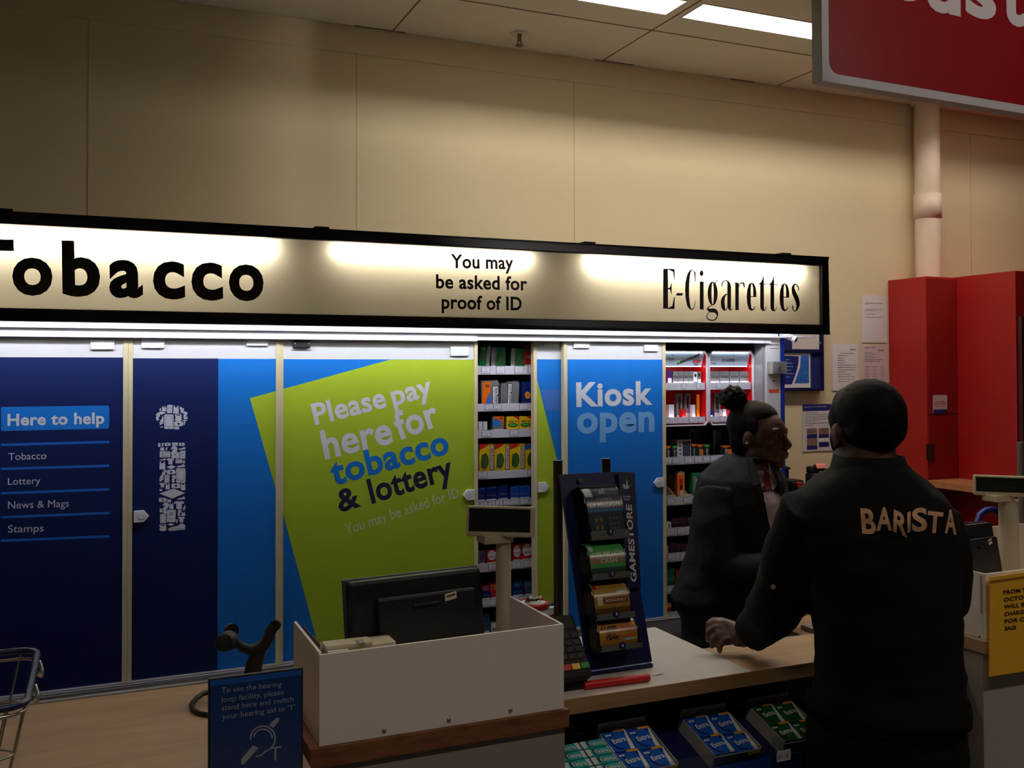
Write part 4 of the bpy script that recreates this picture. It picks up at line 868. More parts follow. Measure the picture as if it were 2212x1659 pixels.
# red cabinets
xa = PY(1928, 605, YW-.03).x; za = PY(1928, 605, YW-.03).z; yb = PX(2000, 598, xa).y; xc = PY(2065, 600, yb).x; zc2 = PY(2065, 600, yb).z; yd = PX(2193, 584, xc).y
t = thing('red_cabinet', 'tall bright red cupboard with recessed darker door beside the paper notices', 'cabinet', ((xa+xc)/2, (yb+YW)/2, 0))
m = MB(); m.box(xa, xc, yb, YW-.002, 0, za); m.build('carcass', RED, t, bevel=.002)
zs2 = PY(2030, 895, yb).z
REDB = mat('red_door', (128, 9, 9), .5)
for z0_, z1_ in ((.03, zs2-.002), (zs2+.002, za-.01)):
    m = MB(); m.box(xa+.006, xc-.003, yb-.004, yb-.0005, z0_, z1_); m.build('door', REDB, t, bevel=.001)
p = PY(2001, 994, yb-.005); q = PY(2018, 958, yb-.005)
m = MB(); m.box(p.x, q.x, yb-.006, yb-.0045, p.z, q.z); m.box(p.x, q.x, yb-.008, yb-.006, p.z, p.z+.004); m.build('slot_handle', mat('dark_red', (40, 6, 8), .6), t)
t2 = thing('red_cabinet', 'large red cupboard standing forward at right edge of photo', 'cabinet', (xc+.4, (yd+yb)/2, 0))
m = MB(); m.box(xc, xc+.9, yd, YW-.002, 0, zc2+.003); m.build('carcass', RED, t2, bevel=.002)
m = MB(); m.box(xc+.01, xc+.89, yd-.02, yd-.001, .02, zc2-.2); m.build('door', mat('dark_front', (60, 14, 12), .5), t2)
t, P, w, h = sheet('paper_notice', 'small white notice with red print stuck on darker red door', 2015.5, 2045.5, 853, 893.5, mat('notice_white', (206, 190, 196), .6), Y=yb-.003)
lines(t, P, h, (('Machine is currently', .16, .84, .62, .05), ('out of use today', .12, .86, .5, .07), ('please see staff for more help', .16, .8, .38, .04)), REDP); block(t, P, 0, 1, 0, .22, PNV, 'footer_band')
p = PX(2033, 1052, xc-.13); 
a = PY(2036, 1067, yd+.02); b = PY(2088, 1052, yd+.02)
LEDGE = wood('ledge_wood', (150, 96, 60), (176, 118, 78), .5)
m = MB(); m.box(xc-.2, xc-.002, yd-.0, yb-.01, a.z-.012, a.z+.018); solo(m, 'wall_ledge', LEDGE, 'brown wooden ledge on side of forward red cupboard above man\'s shoulder', 'ledge', bevel=.002)

# printers on the side desk against the wall
DESK = wood('desk_wood', (150, 120, 86), (176, 144, 104), .5)
t = thing('side_desk', 'side desk against cream wall, hidden behind the two people', 'desk', (2.95, 3.3, 0))
m = MB(); m.box(2.60, 3.42, 3.02, 3.57, .90, .93); m.build('desk_top', DESK, t, bevel=.003)
for X in (2.61, 3.40): m = MB(); m.box(X, X+.02, 3.04, 3.56, 0, .90); m.build('side_panel', DESK, t)
PINK = mat('pink_receipt', (228, 132, 122), .7)
def printer(pxl, pxr, yt, Y, label, dz=.0):
    a = PY(pxl, yt, Y); b = PY(pxr, yt, Y); w = b.x-a.x; zt_ = a.z; c = (a.x+b.x)/2
    t = thing('receipt_printer', label, 'printer', (c, Y+.06, .93), group='black printers with pink paper')
    m = MB(); m.rbox(a.x, b.x, Y, Y+.045, .9302, zt_-.03, .008); m.build('body', BLACK, t)
    m = MB(); m.rbox(a.x+.002, b.x-.002, Y+.006, Y+.045, zt_-.032, zt_, .012); m.build('lid', BLACKM, t)
    x0 = a.x+w*.2; x1 = x0+w*.6
    m = MB(); rings = []
    for k in range(9):
        s = k/8; rings.append((Y+.02-.03*s, zt_-.028+.05*math.sin(s*2.4)*.9-.01*s))
    vs = []
    for (yy, z) in rings: vs += [(x0, yy, z), (x1, yy, z), (x0, yy+.0006, z+.0006), (x1, yy+.0006, z+.0006)]
    fs = []
    for k in range(8):
        i = 4*k; j = i+4; fs += [(i, i+1, j+1, j), (i+2, j+2, j+3, i+3)]
    m.add(vs, fs, 0, True); m.build('receipt', PINK, t)
printer(1754, 1789, 1008, 3.2, 'black printer with pink slip behind man\'s left shoulder, back one')
printer(1765, 1796, 1025, 3.04, 'black printer with curled pink slip behind man\'s left shoulder, front one')
# dark blue terminal and black bin beside the assistant
a = PY(1692, 1008, 3.4); b = PY(1705, 1008, 3.4)
m = MB(); m.rbox(a.x-.05, b.x, 3.4, 3.44, .9302, a.z, .006); m.box(a.x-.055, b.x+.003, 3.395, 3.445, a.z-.012, a.z-.004); solo(m, 'black_box', BLACKM, 'tall black plastic box behind the assistant next to white post', 'box')
a = PY(1702, 1044, 3.23); b = PY(1730, 1044, 3.23)
t = thing('lottery_terminal', 'dark blue countertop terminal with red slip between the two people', 'terminal', ((a.x+b.x)/2, 3.28, .93))
m = MB(); m.loft([[(a.x+.03, 3.2, .9302), (b.x+.03, 3.2, .9302), (b.x+.03, 3.29, .9302), (a.x+.03, 3.29, .9302)], [(a.x+.02, 3.22, a.z-.03), (b.x+.02, 3.22, a.z-.03), (b.x+.02, 3.29, a.z-.03), (a.x+.02, 3.29, a.z-.03)]]); m.sm = [False]*len(m.sm); m.build('body', mat('terminal_blue', (20, 30, 96), .45), t)
m = MB(); m.rbox(a.x+.01, b.x+.01, 3.22, 3.29, a.z-.03, a.z+.012, .01); m.build('lid', BLACKM, t)
m = MB(); m.rbox(a.x+.03, a.x+.056, 3.205, 3.225, a.z-.02, a.z+.004, .004); m.build('paper_roll', mat('red_slip', (190, 40, 34), .5), t)
m = MB(); m.rbox(a.x+.04, b.x+.01, 3.19, 3.21, a.z-.13, a.z-.07, .003); m.build('screen', mat('terminal_screen', (44, 66, 110), .3), t)

# ================================================================== the counter
ZT = .96
OAK = wood('oak_laminate', (164, 134, 102), (188, 158, 124), .38, 0, 9, 2.2)
OAKE = wood('oak_edge', (150, 118, 80), (178, 144, 102), .5, 0, 12, 3)
CHIP = wood('chipboard_edge', (104, 62, 38), (140, 90, 58), .6, 0, 5, 14)
NAVYP = mat('counter_navy', (16, 28, 80), .4)
FRONTG = mat('counter_front_grey', (150, 142, 134), .55)
DECKW = mat('white_deck', (206, 200, 192), .4)
# wooden top at the left
YB = 2.255
XL = .352
t = thing('service_counter', 'light wood counter top at lower left, with shopping basket standing on it', 'counter', (-.4, 1.85, ZT-.035))
m = MB(); m.box(-1.3, XL, 1.42, YB, ZT-.035, ZT); m.build('board', OAK, t, bevel=.002)
m = MB(); m.box(-1.3, XL, YB+.0005, YB+.012, ZT-.04, ZT+.003); m.build('edging_strip', ALU, t, bevel=.001)
m = MB(); m.box(-1.3, XL-.01, 1.5, 1.52, .0, ZT-.0352); m.build('front_panel', FRONTG, t)
# till unit with white shroud
BX0, BX1, BY = PZ(690, 1615, ZT).x, PZ(1217, 1530, ZT).x, 1.787
t = thing('service_counter', 'counter section with worn brown chipboard edge under the white shroud', 'counter', ((BX0+BX1)/2, 2.0, 0))
m = MB(); m.box(BX0-.018, BX1+.009, BY-.006, YB, ZT-.037, ZT); m.build('board', CHIP, t, bevel=.0015)
m = MB(); m.box(BX0-.012, BX1+.003, BY+.004, YB-.02, 0, ZT-.0372); m.build('front_panel', FRONTG, t)
HS = PY(1217, 1348, BY).z; 
YBK = PX(1105, 1285, BX1).y
t = thing('till_shroud', 'white three sided shroud around the black till monitor', 'shroud', ((BX0+BX1)/2, BY+.1, ZT))
SHM = mat('shroud_white', (232, 226, 220), .5, var=.02)
m = MB(); th = .006
m.prism([(BX0, BY, ZT+.0005), (BX1, BY, ZT+.0005), (BX1, BY, HS), (BX0, BY, PY(690, 1415, BY).z)], (0, th, 0)); m.build('front_panel', SHM, t, bevel=.001)
m = MB(); m.box(BX1-th, BX1, BY+th+.0003, YBK, ZT+.0005, HS); m.build('side_panel', SHM, t, bevel=.001)
m = MB(); m.box(BX0, BX0+th, BY+th+.0003, YBK-.02, ZT+.0005, HS-.001); m.build('side_panel', SHM, t, bevel=.001)
for px, py in ((830, 1578), (969.5, 1555), (1102.5, 1534)):
    p = PY(px, py, BY); m = MB(); m.lathe([(.0042, 0), (.0042, .001), (.003, .0024), (0, .0028)], p+V((0, -.0003, 0)), (0, -1, 0), 14); m.build('screw', STEEL, t)
# middle section
NX = 1.342; FY = 1.832; X3 = 2.0
t = thing('service_counter', 'counter top with white deck and oak edge between white shroud and the man', 'counter', (1.4, 1.95, ZT-.03))
m = MB(); m.box(BX1+.012, NX+.05, FY+.004, YB, ZT-.032, ZT); m.build('white_deck', DECKW, t, bevel=.001)
m = MB(); m.box(NX+.0505, X3, FY+.004, 2.03, ZT-.032, ZT); m.build('oak_board', OAK, t, bevel=.001)
m = MB(); m.box(BX1+.012, X3, FY, FY+.0036, ZT-.032, ZT); m.build('front_edge', OAKE, t)
m = MB(); m.box(NX+.051, X3, 2.0305, 2.045, ZT-.045, ZT-.004); m.build('edging_strip', mat('blue_grey_strip', (120, 132, 146), .5), t)
m = MB(); m.box(BX1+.012, X3, 1.985, 2.0, 0, ZT-.033); m.build('navy_panel', NAVYP, t)
for px in (1559, 1583):
    p = PY(px, 1509 if px > 1570 else 1512, 1.985); m = MB(); m.sphere((p.x, 1.984, ZT-.06), .0022, nu=8, nv=6); m.build('screw', STEEL, t)
p = PZ(1420, 1458, ZT); m = MB(); m.poly([p+V((-.014, .0, .0004)), p+V((-.004, -.0035, .0004)), p+V((.012, -.002, .0004)), p+V((.02, .004, .0004)), p+V((.004, .003, .0004))]); m.build('chip_mark', mat('bare_board', (120, 82, 54), .8), t)
# right till unit
RX = X3+.003; RY = 1.725
zt_r = PY(2068, 1396, RY).z; zb_r = PY(2068, 1425, RY).z; zs_r = PY(2100, 1243, RY+.01).z
t = thing('service_counter', 'counter section with oak edge at lower right, behind the yellow notice', 'counter', (2.5, 2.0, 0))
m = MB(); m.box(RX, 3.1, RY, YB, zb_r, zt_r); m.build('board', OAK, t, bevel=.0015)
m = MB(); m.box(RX+.005, 3.1, RY+.012, YB-.02, 0, zb_r-.0004); m.build('front_panel', mat('counter_front_dark', (176, 170, 164), .55), t)
t = thing('till_shroud', 'white shroud around the second till, right of the man', 'shroud', (2.5, 1.9, zt_r))
m = MB(); m.box(RX+.012, 3.0, RY+.008, RY+.014, zt_r+.0005, zs_r); m.build('front_panel', SHM, t, bevel=.001)
m = MB(); m.box(RX+.012, RX+.018, RY+.0145, 2.2, zt_r+.0005, zs_r); m.build('side_panel', SHM, t, bevel=.001)
m = MB(); m.box(2.38, 3.0, 2.2, 2.206, zt_r+.0005, zs_r+.01); m.build('side_panel', SHM, t, bevel=.001)
p = PY(2115, 1374, RY+.008); m = MB(); m.lathe([(.0042, 0), (.0042, .001), (.003, .0024), (0, .0028)], p, (0, -1, 0), 14); m.build('screw', STEEL, t)
# staff desk seen through the gap
t = thing('staff_desk', 'low brown staff desk seen between man\'s arm and body', 'desk', (2.1, 2.35, 0))
m = MB(); m.box(2.02, 2.62, 2.27, 2.6, .80, .83); m.build('desk_top', DESK, t, bevel=.002)
m = MB(); m.box(2.03, 2.05, 2.29, 2.58, 0, .80); m.build('side_panel', DESK, t); m = MB(); m.box(2.59, 2.61, 2.29, 2.58, 0, .80); m.build('side_panel', DESK, t)
p = V((2.16, 2.42, 0))
m = MB(); m.rbox(p.x-.1, p.x+.08, p.y-.1, p.y+.05, .8302, .845, .003); solo(m, 'document_tray', GREYP, 'flat grey tray on the low staff desk', 'tray')
p = PZ(1762, 1372, ZT); m = MB(); m.lathe([(0, 0), (.02, 0), (.022, .008), (.022, .02), (.012, .026), (0, .027)], (p.x+.012, p.y-.01, ZT+.0003), n=20); solo(m, 'counter_puck', BLACK, 'small round black gadget on oak counter beside man\'s waist', 'gadget')

# ------------------------------------------------------------------ till screens and displays
def monitor(name_label, TL, TR, H, Y, tiltdeg, rz, sticker=True, base_z=ZT):
    """back of a touch screen; local frame: x along, z up the slanted case, -y the back we see"""
    a = PY(TL[0], TL[1], Y); b = PY(TR[0], TR[1], Y); w = (b-a).length; c = (a+b)/2
    R = Matrix.Rotation(rz, 4, 'Z') @ Matrix.Rotation(math.radians(-tiltdeg), 4, 'X')
    M = Matrix.Translation(c) @ R
    t = thing('till_monitor', name_label, 'monitor', (c.x, c.y+.03, base_z+.0006))
    def put(mb, nm, mm, **k):
        mb.v = [M @ v for v in mb.v]; return mb.build(nm, mm, t, **k)
    m = MB(); m.rbox(-w/2, w/2, .0, .03, -H, 0, .009); cs = put(m, 'case', BLACK)
    m = MB(); m.rbox(-w/2-.006, w/2+.006, .028, .038, -H-.006, .004, .004); put(m, 'bezel', mat('grey_bezel', (62, 62, 66), .4))
    m = MB(); m.box(-w/2+.012, w/2-.012, .038, .0386, -H+.012, -.012); put(m, 'screen', mat('dark_glass', (8, 9, 12), .12))
    m = MB(); m.rbox(-w*.33, w*.42, -.018, .004, -H*.85, -.04, .006); put(m, 'rear_cover', BLACK)
    m = MB(); m.rbox(-w*.08, w*.12, -.024, -.016, -H*.4, -H*.36, .002); put(m, 'vent', BLACKM)
    if sticker:
        m = MB(); m.poly([(w*.17, -.0192, -.062), (w*.26, -.0192, -.058), (w*.26, -.0192, -.043), (w*.17, -.0192, -.047)]); put(m, 'sticker', mat('label_paper', (206, 200, 178), .6))
        m = MB(); m.poly([(w*.18, -.0196, -.054), (w*.25, -.0196, -.051), (w*.25, -.0196, -.048), (w*.18, -.0196, -.051)]); put(m, 'print_line', TXT)
    # foot and neck stand on the counter
    m = MB(); m.rbox(c.x-.07, c.x+.09, c.y+.01, c.y+.17, base_z+.0006, base_z+.02, .006); m.build('foot', BLACK, t)
    m = MB(); m.prism([(c.x-.05, c.y+.05, base_z+.018), (c.x+.07, c.y+.05, base_z+.018), (c.x+.06, c.y+.0, base_z+.12), (c.x-.04, c.y+.0, base_z+.12)], (0, .03, .0)); m.build('neck', BLACK, t)
    return t
monitor('black till monitor seen from behind inside the left white shroud', (751, 1256), (1045, 1226), .165, 2.0, 9, math.radians(6))
monitor('black till monitor seen from behind, partly hidden by man\'s right side', (2052, 1134), (2148, 1130), .17, 2.0, 10, math.radians(4), base_z=zt_r)
def display(label, px, ptop, pbot, Y, w, h, rz, tdeg, pole_px, bz=ZT):
    c = PY(px, (ptop+pbot)/2, Y)
    t = thing('customer_display', label, 'display', (c.x, c.y, bz))
    R = Matrix.Translation(c) @ Matrix.Rotation(math.radians(rz), 4, 'Z') @ Matrix.Rotation(math.radians(tdeg), 4, 'X')
    def put(mb, nm, mm): mb.v = [R @ v for v in mb.v]; return mb.build(nm, mm, t)
    m = MB(); m.rbox(-w/2, w/2, 0, .034, -h/2, h/2, .005); put(m, 'housing', BEIGE)
    m = MB(); m.box(-w/2+.007, w/2-.007, -.0008, .0005, -h/2+.012, h/2-.006); s = put(m, 'screen', mat('dark_screen', (30, 34, 22), .25))
    for k in range(2):      # faint unreadable characters on the dark glass
        m = MB()
        for c_ in range(9): x = -w*.18+c_*w*.052; z = h*.1-.018*k; m.poly([(x, -.001, z), (x+w*.036, -.001, z), (x+w*.036, -.001, z+.008), (x, -.001, z+.008)])
        m.v = [R @ v for v in m.v]; m.build('character_row', mat('lcd_ink', (20, 22, 14), .4), t)
    r = (PY(pole_px[1], 1250, Y+.02).x-PY(pole_px[0], 1250, Y+.02).x)/2*.92
    zb = c.z-h/2
    m = MB(); m.box(c.x-.04, c.x+.035, c.y-.005, c.y+.05, zb-.016, zb+.004); m.build('neck', BEIGE, t, bevel=.003)
    pcx = PY((pole_px[0]+pole_px[1])/2, 1250, Y+.02).x
    m = MB(); m.cyl((pcx, Y+.02, bz+.012), (pcx, Y+.02, zb-.014), r, n=28); m.build('pole', BEIGE, t)
    m = MB(); m.cyl((pcx, Y+.02, bz+.0006), (pcx, Y+.02, bz+.014), r*2, r*1.8, n=28); m.build('base', BEIGE, t, )
    return t
display('beige customer display on round pole in front of the narrow shelves', 1079, 1087, 1166, 2.13, .162, .072, -33, -8, (1071, 1104))
display('beige customer display on pole at right edge of photo', 2172, 1022, 1078, 2.05, .17, .06, -46, -4, (2165, 2196), zt_r)
# receipt printer inside the shroud
p = PZ(679, 1384, 1.11); q = PZ(829, 1368, 1.11); s = PZ(852, 1389, 1.105)
t = thing('receipt_printer', 'beige slip printer inside left white shroud beside the monitor', 'printer', ((p.x+q.x)/2, s.y+.06, ZT))
dx = q.x-p.x
m = MB(); m.rbox(p.x, q.x+.01, s.y-.0, q.y, ZT+.0006, 1.108, .006); m.build('body', BEIGE, t)
m = MB(); m.rbox(p.x+.008, p.x+dx*.72, s.y-.002, q.y-.02, 1.104, 1.114, .003); m.build('lid', BEIGE, t)
m = MB(); m.box(p.x+dx*.5, p.x+dx*.6, q.y-.07, q.y-.045, 1.1135, 1.1155); m.build('button', GREYP, t)
m = MB(); m.box(p.x+.004, p.x+dx*.36, s.y-.012, s.y-.0025, 1.075, 1.106); m.build('paper_slot', WHITE, t)
# leaflets tucked down the left side of the shroud
for k, (px, py, c, lb) in enumerate(((640, 1356, 'leaflet_navy', 'dark blue leaflet'), (655, 1372, 'leaflet_brown', 'brown leaflet'), (668, 1390, 'leaflet_grey', 'grey leaflet'))):
    y0 = BY+.02+.07*(2-k); m = MB(); X = BX0+th+.004+.004*k
    m.prism([(X, y0, ZT+.001), (X, y0+.07, ZT+.001), (X+.006, y0+.07, HS-.006-.003*k), (X+.006, y0, HS-.006-.003*k)], (.0016, 0, 0))
    solo(m, 'leaflet', mat(c, ((20, 40, 90), (96, 60, 46), (120, 120, 124))[k], .5), lb+' tucked inside left side of the white shroud', 'leaflet', 'leaflets in the shroud')
# sweet bucket behind the shroud
rim = PZ(1152, 1298, 1.115)
t = thing('sweet_tub', 'white tub with red rim behind right side of the white shroud', 'tub', (rim.x, rim.y, ZT))
TR = .036
m = MB(); m.lathe([(0, ZT+.0006-rim.z), (TR*.86, ZT+.0006-rim.z), (TR*.96, -.012), (TR*.96, -.004), (TR*.9, -.004), (TR*.8, ZT+.004-rim.z), (0, ZT+.004-rim.z)], rim, n=32); m.build('body', BRIGHT, t)
m = MB(); m.lathe([(TR*.965, -.014), (TR*1.06, -.014), (TR*1.06, -.002), (TR*.9, -.0005), (TR*.9, -.003), (TR*.965, -.005)], rim, n=32); m.build('rim', REDD, t)
m = MB(); m.lathe([(0, -.003), (TR*.88, -.0035)], rim, n=32); m.build('lid', BRIGHT, t)
m = MB(); 
for k in range(3): m.tube([rim+V((.02*math.cos(a*.5+k)*(1-.1*k), .012*math.sin(a*.5+k), .0+.003*k)) for a in range(0, 9)], .0014, 6)
m.build('cord', BLACK, t)
m = MB(); m.tube([rim+V((.004*a-.008, .006*math.sin(a), .006+.003*math.sin(a*1.7))) for a in range(9)], .0022, 6); m.build('wrapper_twist', WHITE, t)
a = PY(1181, 1345, 2.235); b = PY(1199, 1312, 2.235)
m = MB(); m.box(a.x, b.x+.02, 2.235, 2.25, ZT+.0006, b.z); zm = (a.z+b.z)/2; m.poly([(a.x, 2.2346, ZT+.002), (b.x+.02, 2.2346, ZT+.002), (b.x+.02, 2.2346, zm+.012), (a.x, 2.2346, zm-.004)], 1); solo(m, 'card_box', [WHITE, REDD], 'small white and red box between sweet tub and pole of the scratch card stand', 'box')
# ------------------------------------------------------------------ black forked cradle on the wood, with its cable
bp_ = PZ(540, 1466, ZT); CYY = 2.16
t = thing('handset_cradle', 'black forked cradle standing on wood behind the hearing loop sign', 'stand', (bp_.x, CYY, ZT))
def cp(x, y, dy=0): return PY(x, y, CYY+dy)
m = MB(); m.lathe([(0, .0006), (.045, .0006), (.045, .012), (.036, .022), (0, .024)], (bp_.x, CYY, ZT), n=28); m.build('base', BLACKM, t)
m = MB(); m.tube([cp(545, 1470), cp(548, 1440), cp(556, 1416), cp(560, 1398)], [.02, .018, .0165, .016], 14); m.build('stem', BLACKM, t)
m = MB(); m.tube([cp(558, 1402), cp(540, 1404), cp(522, 1398), cp(508, 1386), cp(498, 1372)], [.014, .011, .010, .010, .012], 12); m.build('arm', BLACKM, t)
m = MB(); m.tube([cp(560, 1400), cp(573, 1390), cp(581, 1374), cp(586, 1360), cp(592, 1352)], [.014, .0125, .012, .0125, .010], 12); m.build('arm', BLACKM, t)
m = MB(); m.cyl(cp(495, 1383, -.012), cp(484, 1388, -.03), .021, .019, n=20); m.sphere(cp(484, 1388, -.03), (.019, .008, .019)); m.build('pad', BLACKM, t)
m = MB(); m.cyl(cp(502, 1362, .01), cp(498, 1360, .03), .014, n=18); m.build('pad', BLACKM, t)
m = MB(); m.cyl(cp(593, 1352, -.005), cp(596, 1350, .02), .012, n=18); m.build('pad', BLACKM, t)
L_ = [(455, 1493), (440, 1497), (424, 1508), (414, 1521), (418, 1534), (432, 1541), (452, 1544), (470, 1545)]
m = MB(); m.tube([PZ(x, y, ZT+.0052)+V((0, 0, 0)) for x, y in L_], .005, 8); solo(m, 'cable', BLACKM, 'loop of black cable on wood left of the hearing loop sign', 'cable')
# ------------------------------------------------------------------ hearing loop sign
HY = 1.645
TLh, TRh = PY(450, 1468, HY), PY(655, 1441, HY)
t = thing('hearing_loop_sign', 'blue standing sign about hearing loop facility in front of white shroud', 'sign', ((TLh.x+TRh.x)/2, HY, ZT))
m = MB(); m.rbox(TLh.x, TRh.x, HY, HY+.008, ZT+.0006, (TLh.z+TRh.z)/2, .002); m.build('panel', BLACK, t)
HB = mat('hearing_blue', (18, 52, 112), .35); HB2 = mat('hearing_light_blue', (24, 84, 170), .35)
zt_h = (TLh.z+TRh.z)/2
m = MB(); m.box(TLh.x+.003, TRh.x-.003, HY-.0006, HY, ZT+.016, zt_h-.012, 0); face = m.build('face', HB, t)
m = MB(); m.box(TLh.x+.003, TRh.x-.003, HY-.0006, HY, zt_h-.0118, zt_h-.003); m.build('top_band', HB2, t)
m = MB(); m.box(TLh.x+.003, TRh.x-.003, HY-.0006, HY, ZT+.006, ZT+.0158); m.build('bottom_band', HB2, t)
HL = mat('hearing_lettering', (142, 152, 164), .5)
for tx, xa_, ya_, xb_, yb_ in (('To use the hearing', 478.5, 1497, 608, 1483), ('loop facility, please', 479, 1517, 613, 1500), ('stand here and switch', 479, 1535, 634, 1515), ("your hearing aid to 'T'", 480, 1554, 637, 1533)):
    m = MB(); m.text(tx, PY(xa_, ya_, HY-.0007), PY(xb_, yb_, HY-.0007), .0092); m.build('lettering', HL, t)
def hp2(x, y): return PY(x, y, HY-.0008)
def hstroke(pts, nm):
    P = [hp2(a, b) for a, b, _ in pts]; k = (hp2(569, 1600)-hp2(568, 1600)).length; m = MB(); vs = []; fs = []
    for i in range(len(P)):
        d = (P[min(i+1, len(P)-1)]-P[max(i-1, 0)]).normalized(); w_ = V((-d.z, 0, d.x)); vs += [P[i]+w_*pts[i][2]*k, P[i]-w_*pts[i][2]*k]
    for i in range(len(P)-1): fs.append((2*i, 2*i+1, 2*i+3, 2*i+2))
    m.add(vs, fs); m.build(nm, HL, t)
HC = (568, 1595)
hstroke([(HC[0]+26.5*math.cos(math.radians(a)), HC[1]-26.5*math.sin(math.radians(a)), 1.7) for a in range(186, -40, -10)]+[(583, 1618, 1.6), (572, 1624, 1.6), (565, 1631, 1.6), (552, 1634.5, 1.6)], 'ear_outline')
hstroke([(HC[0]+20*math.cos(math.radians(a)), HC[1]-20*math.sin(math.radians(a)), 1.4) for a in range(170, -10, -10)], 'ear_inner_line')
for nm, pts in (('slash_bar', [(521, 1652), (521, 1640), (546, 1610), (559, 1615), (528, 1650)]), ('slash_bar', [(581, 1566), (597, 1550.5), (603, 1550), (602, 1558), (590, 1573)])):
    m = MB(); m.poly([hp2(*q) for q in pts]); m.build(nm, HL, t)
m = MB(); m.text('T', hp2(583, 1644), hp2(606, 1641), .024); m.build('lettering', HL, t)
# ------------------------------------------------------------------ wire basket at the left edge
ZR = ZT+.235
far = PZ(80, 1402, ZR); near = PZ(74, 1523, ZR)
x1 = (far.x+near.x)/2-.004; y1 = far.y; y0 = near.y; x0 = x1-.43
t = thing('shopping_basket', 'wire shopping basket with dark blue rim on wood counter at left edge', 'basket', ((x0+x1)/2, (y0+y1)/2, ZT))
BLR = mat('basket_blue', (18, 32, 76), .4)
def rloop(xa, xb, ya, yb, z, r=.03, n=5):
    o = []
    for cx, cy, a0 in ((xb-r, yb-r, 0), (xa+r, yb-r, 90), (xa+r, ya+r, 180), (xb-r, ya+r, 270)):
        for k in range(n+1):
            a = math.radians(a0+90*k/n); o.append(V((cx+r*math.cos(a), cy+r*math.sin(a), z)))
    return o
ins = .05; zb = ZT+.006
m = MB(); m.tube(rloop(x0, x1, y0, y1, ZR), .0052, 10, closed=True); m.build('rim', BLR, t)
CHR = mat('chrome_wire', (190, 188, 184), .25, .9)
for nm, ii, z, r in (('wire_hoop', .002, ZR-.012, .0028), ('wire_hoop', .016, ZR-.075, .002), ('wire_hoop', .032, ZR-.145, .002), ('wire_hoop', ins, zb, .0032)):
    m = MB(); m.tube(rloop(x0+ii, x1-ii, y0+ii, y1-ii, z), r, 7, closed=True); m.build(nm, CHR, t)
def wire(a, b, r=.0017):
    m = MB(); m.tube([a, b], r, 6); m.build('wire', CHR, t)
for k in range(9):
    u = .06+.88*k/8
    for ye, yi in ((y0+.002, y0+ins), (y1-.002, y1-ins)): wire((x0+(x1-x0)*u, ye, ZR-.006), (x0+ins+(x1-x0-2*ins)*u, yi, zb))
    wire((x0+ins+(x1-x0-2*ins)*u, y0+ins, zb), (x0+ins+(x1-x0-2*ins)*u, y1-ins, zb))
for k in range(6):
    u = .08+.84*k/5
    for xe_, xi in ((x0+.002, x0+ins), (x1-.002, x1-ins)): wire((xe_, y0+(y1-y0)*u, ZR-.006), (xi, y0+ins+(y1-y0-2*ins)*u, zb))
for yy in (y0+.09, y1-.08):
    m = MB(); m.tube([(x1+.004, yy-.03, ZR-.008), (x1+.009, yy-.015, ZR-.018), (x1+.009, yy+.015, ZR-.018), (x1+.004, yy+.03, ZR-.008)], .0035, 8); m.build('handle_clip', CHR, t)
m = MB(); m.rbox(x1-.045, x1-.02, y0+.02, y1-.02, zb+.004, zb+.010, .002); m.build('base_rail', mat('grey_plastic_rail', (92, 88, 84), .5), t)
# ------------------------------------------------------------------ card reader
p = PZ(1243, 1494, ZT)
t = thing('card_reader', 'black card reader with coloured keys between white shroud and ticket stand', 'card reader', (p.x, p.y+.04, ZT))
cx_, cy_ = p.x-.002, p.y+.035
m = MB(); m.rbox(cx_-.034, cx_+.036, cy_-.03, cy_+.05, ZT+.0006, ZT+.06, .008); m.build('base', BLACKM, t)
M = Matrix.Translation((cx_, cy_+.005, ZT+.085)) @ Matrix.Rotation(math.radians(48), 4, 'X')
m = MB(); m.rbox(-.036, .036, -.076, .07, -.016, .014, .01, M=M); m.build('body', BLACKM, t)
m = MB(); m.rbox(-.028, .028, .035, .068, .013, .0155, .002, M=M); m.build('screen', mat('reader_screen', (44, 52, 44), .2), t)
for i in range(3):
    for j in range(4): m = MB(); m.rbox(-.03+.021*i, -.013+.021*i, -.036+.016*j, -.024+.016*j, .013, .0165, .002, M=M); m.build('key', mat('reader_key', (24, 24, 26), .6), t)
for i, c in enumerate(((190, 30, 24), (220, 180, 40), (30, 130, 60))):
    m = MB(); m.rbox(-.032+.022*i, -.012+.022*i, -.06, -.046, .013, .0175, .002, M=M); m.build('key', mat('key_%s' % ('red', 'yellow', 'green')[i], c, .4), t)
# ------------------------------------------------------------------ scratch card stand
yb_, yt_ = 1.955, 2.10
SB0, SB1 = PY(1258, 1470, yb_-.01), PY(1386, 1456, yb_-.01)
T0, T1 = PY(1208, 1025, yt_), PY(1340, 1019, yt_)
NVS = mat('stand_navy', (18, 24, 84), .4)
CRY = mat('smoked_plastic', (84, 86, 88), .4); CHK = clear('smoked_clear', (150, 152, 154), .1, .2)
CLR = clear('clear_acrylic', fac=.05, rough=.2)
t = thing('scratchcard_stand', 'leaning dark blue scratch card stand with four numbered dispensers', 'stand', ((SB0.x+SB1.x)/2, yb_+.05, ZT))
up = V((0, yt_-yb_, T0.z-ZT)).normalized(); nrm = V((0, -up.z, up.y)); LEN = V((0, yt_-yb_, T0.z-ZT)).length
xl, xr = T0.x-.002, max(T1.x, SB1.x-.0)
def sp(u, s, d=0): return V((xl+(xr-xl)*u, yb_, ZT+.012))+up*s+nrm*d
m = MB(); m.prism([sp(0, 0), sp(1, 0), sp(1, LEN-.012), sp(0, LEN-.012)], -nrm*.006); m.build('back_board', NVS, t, bevel=.001)
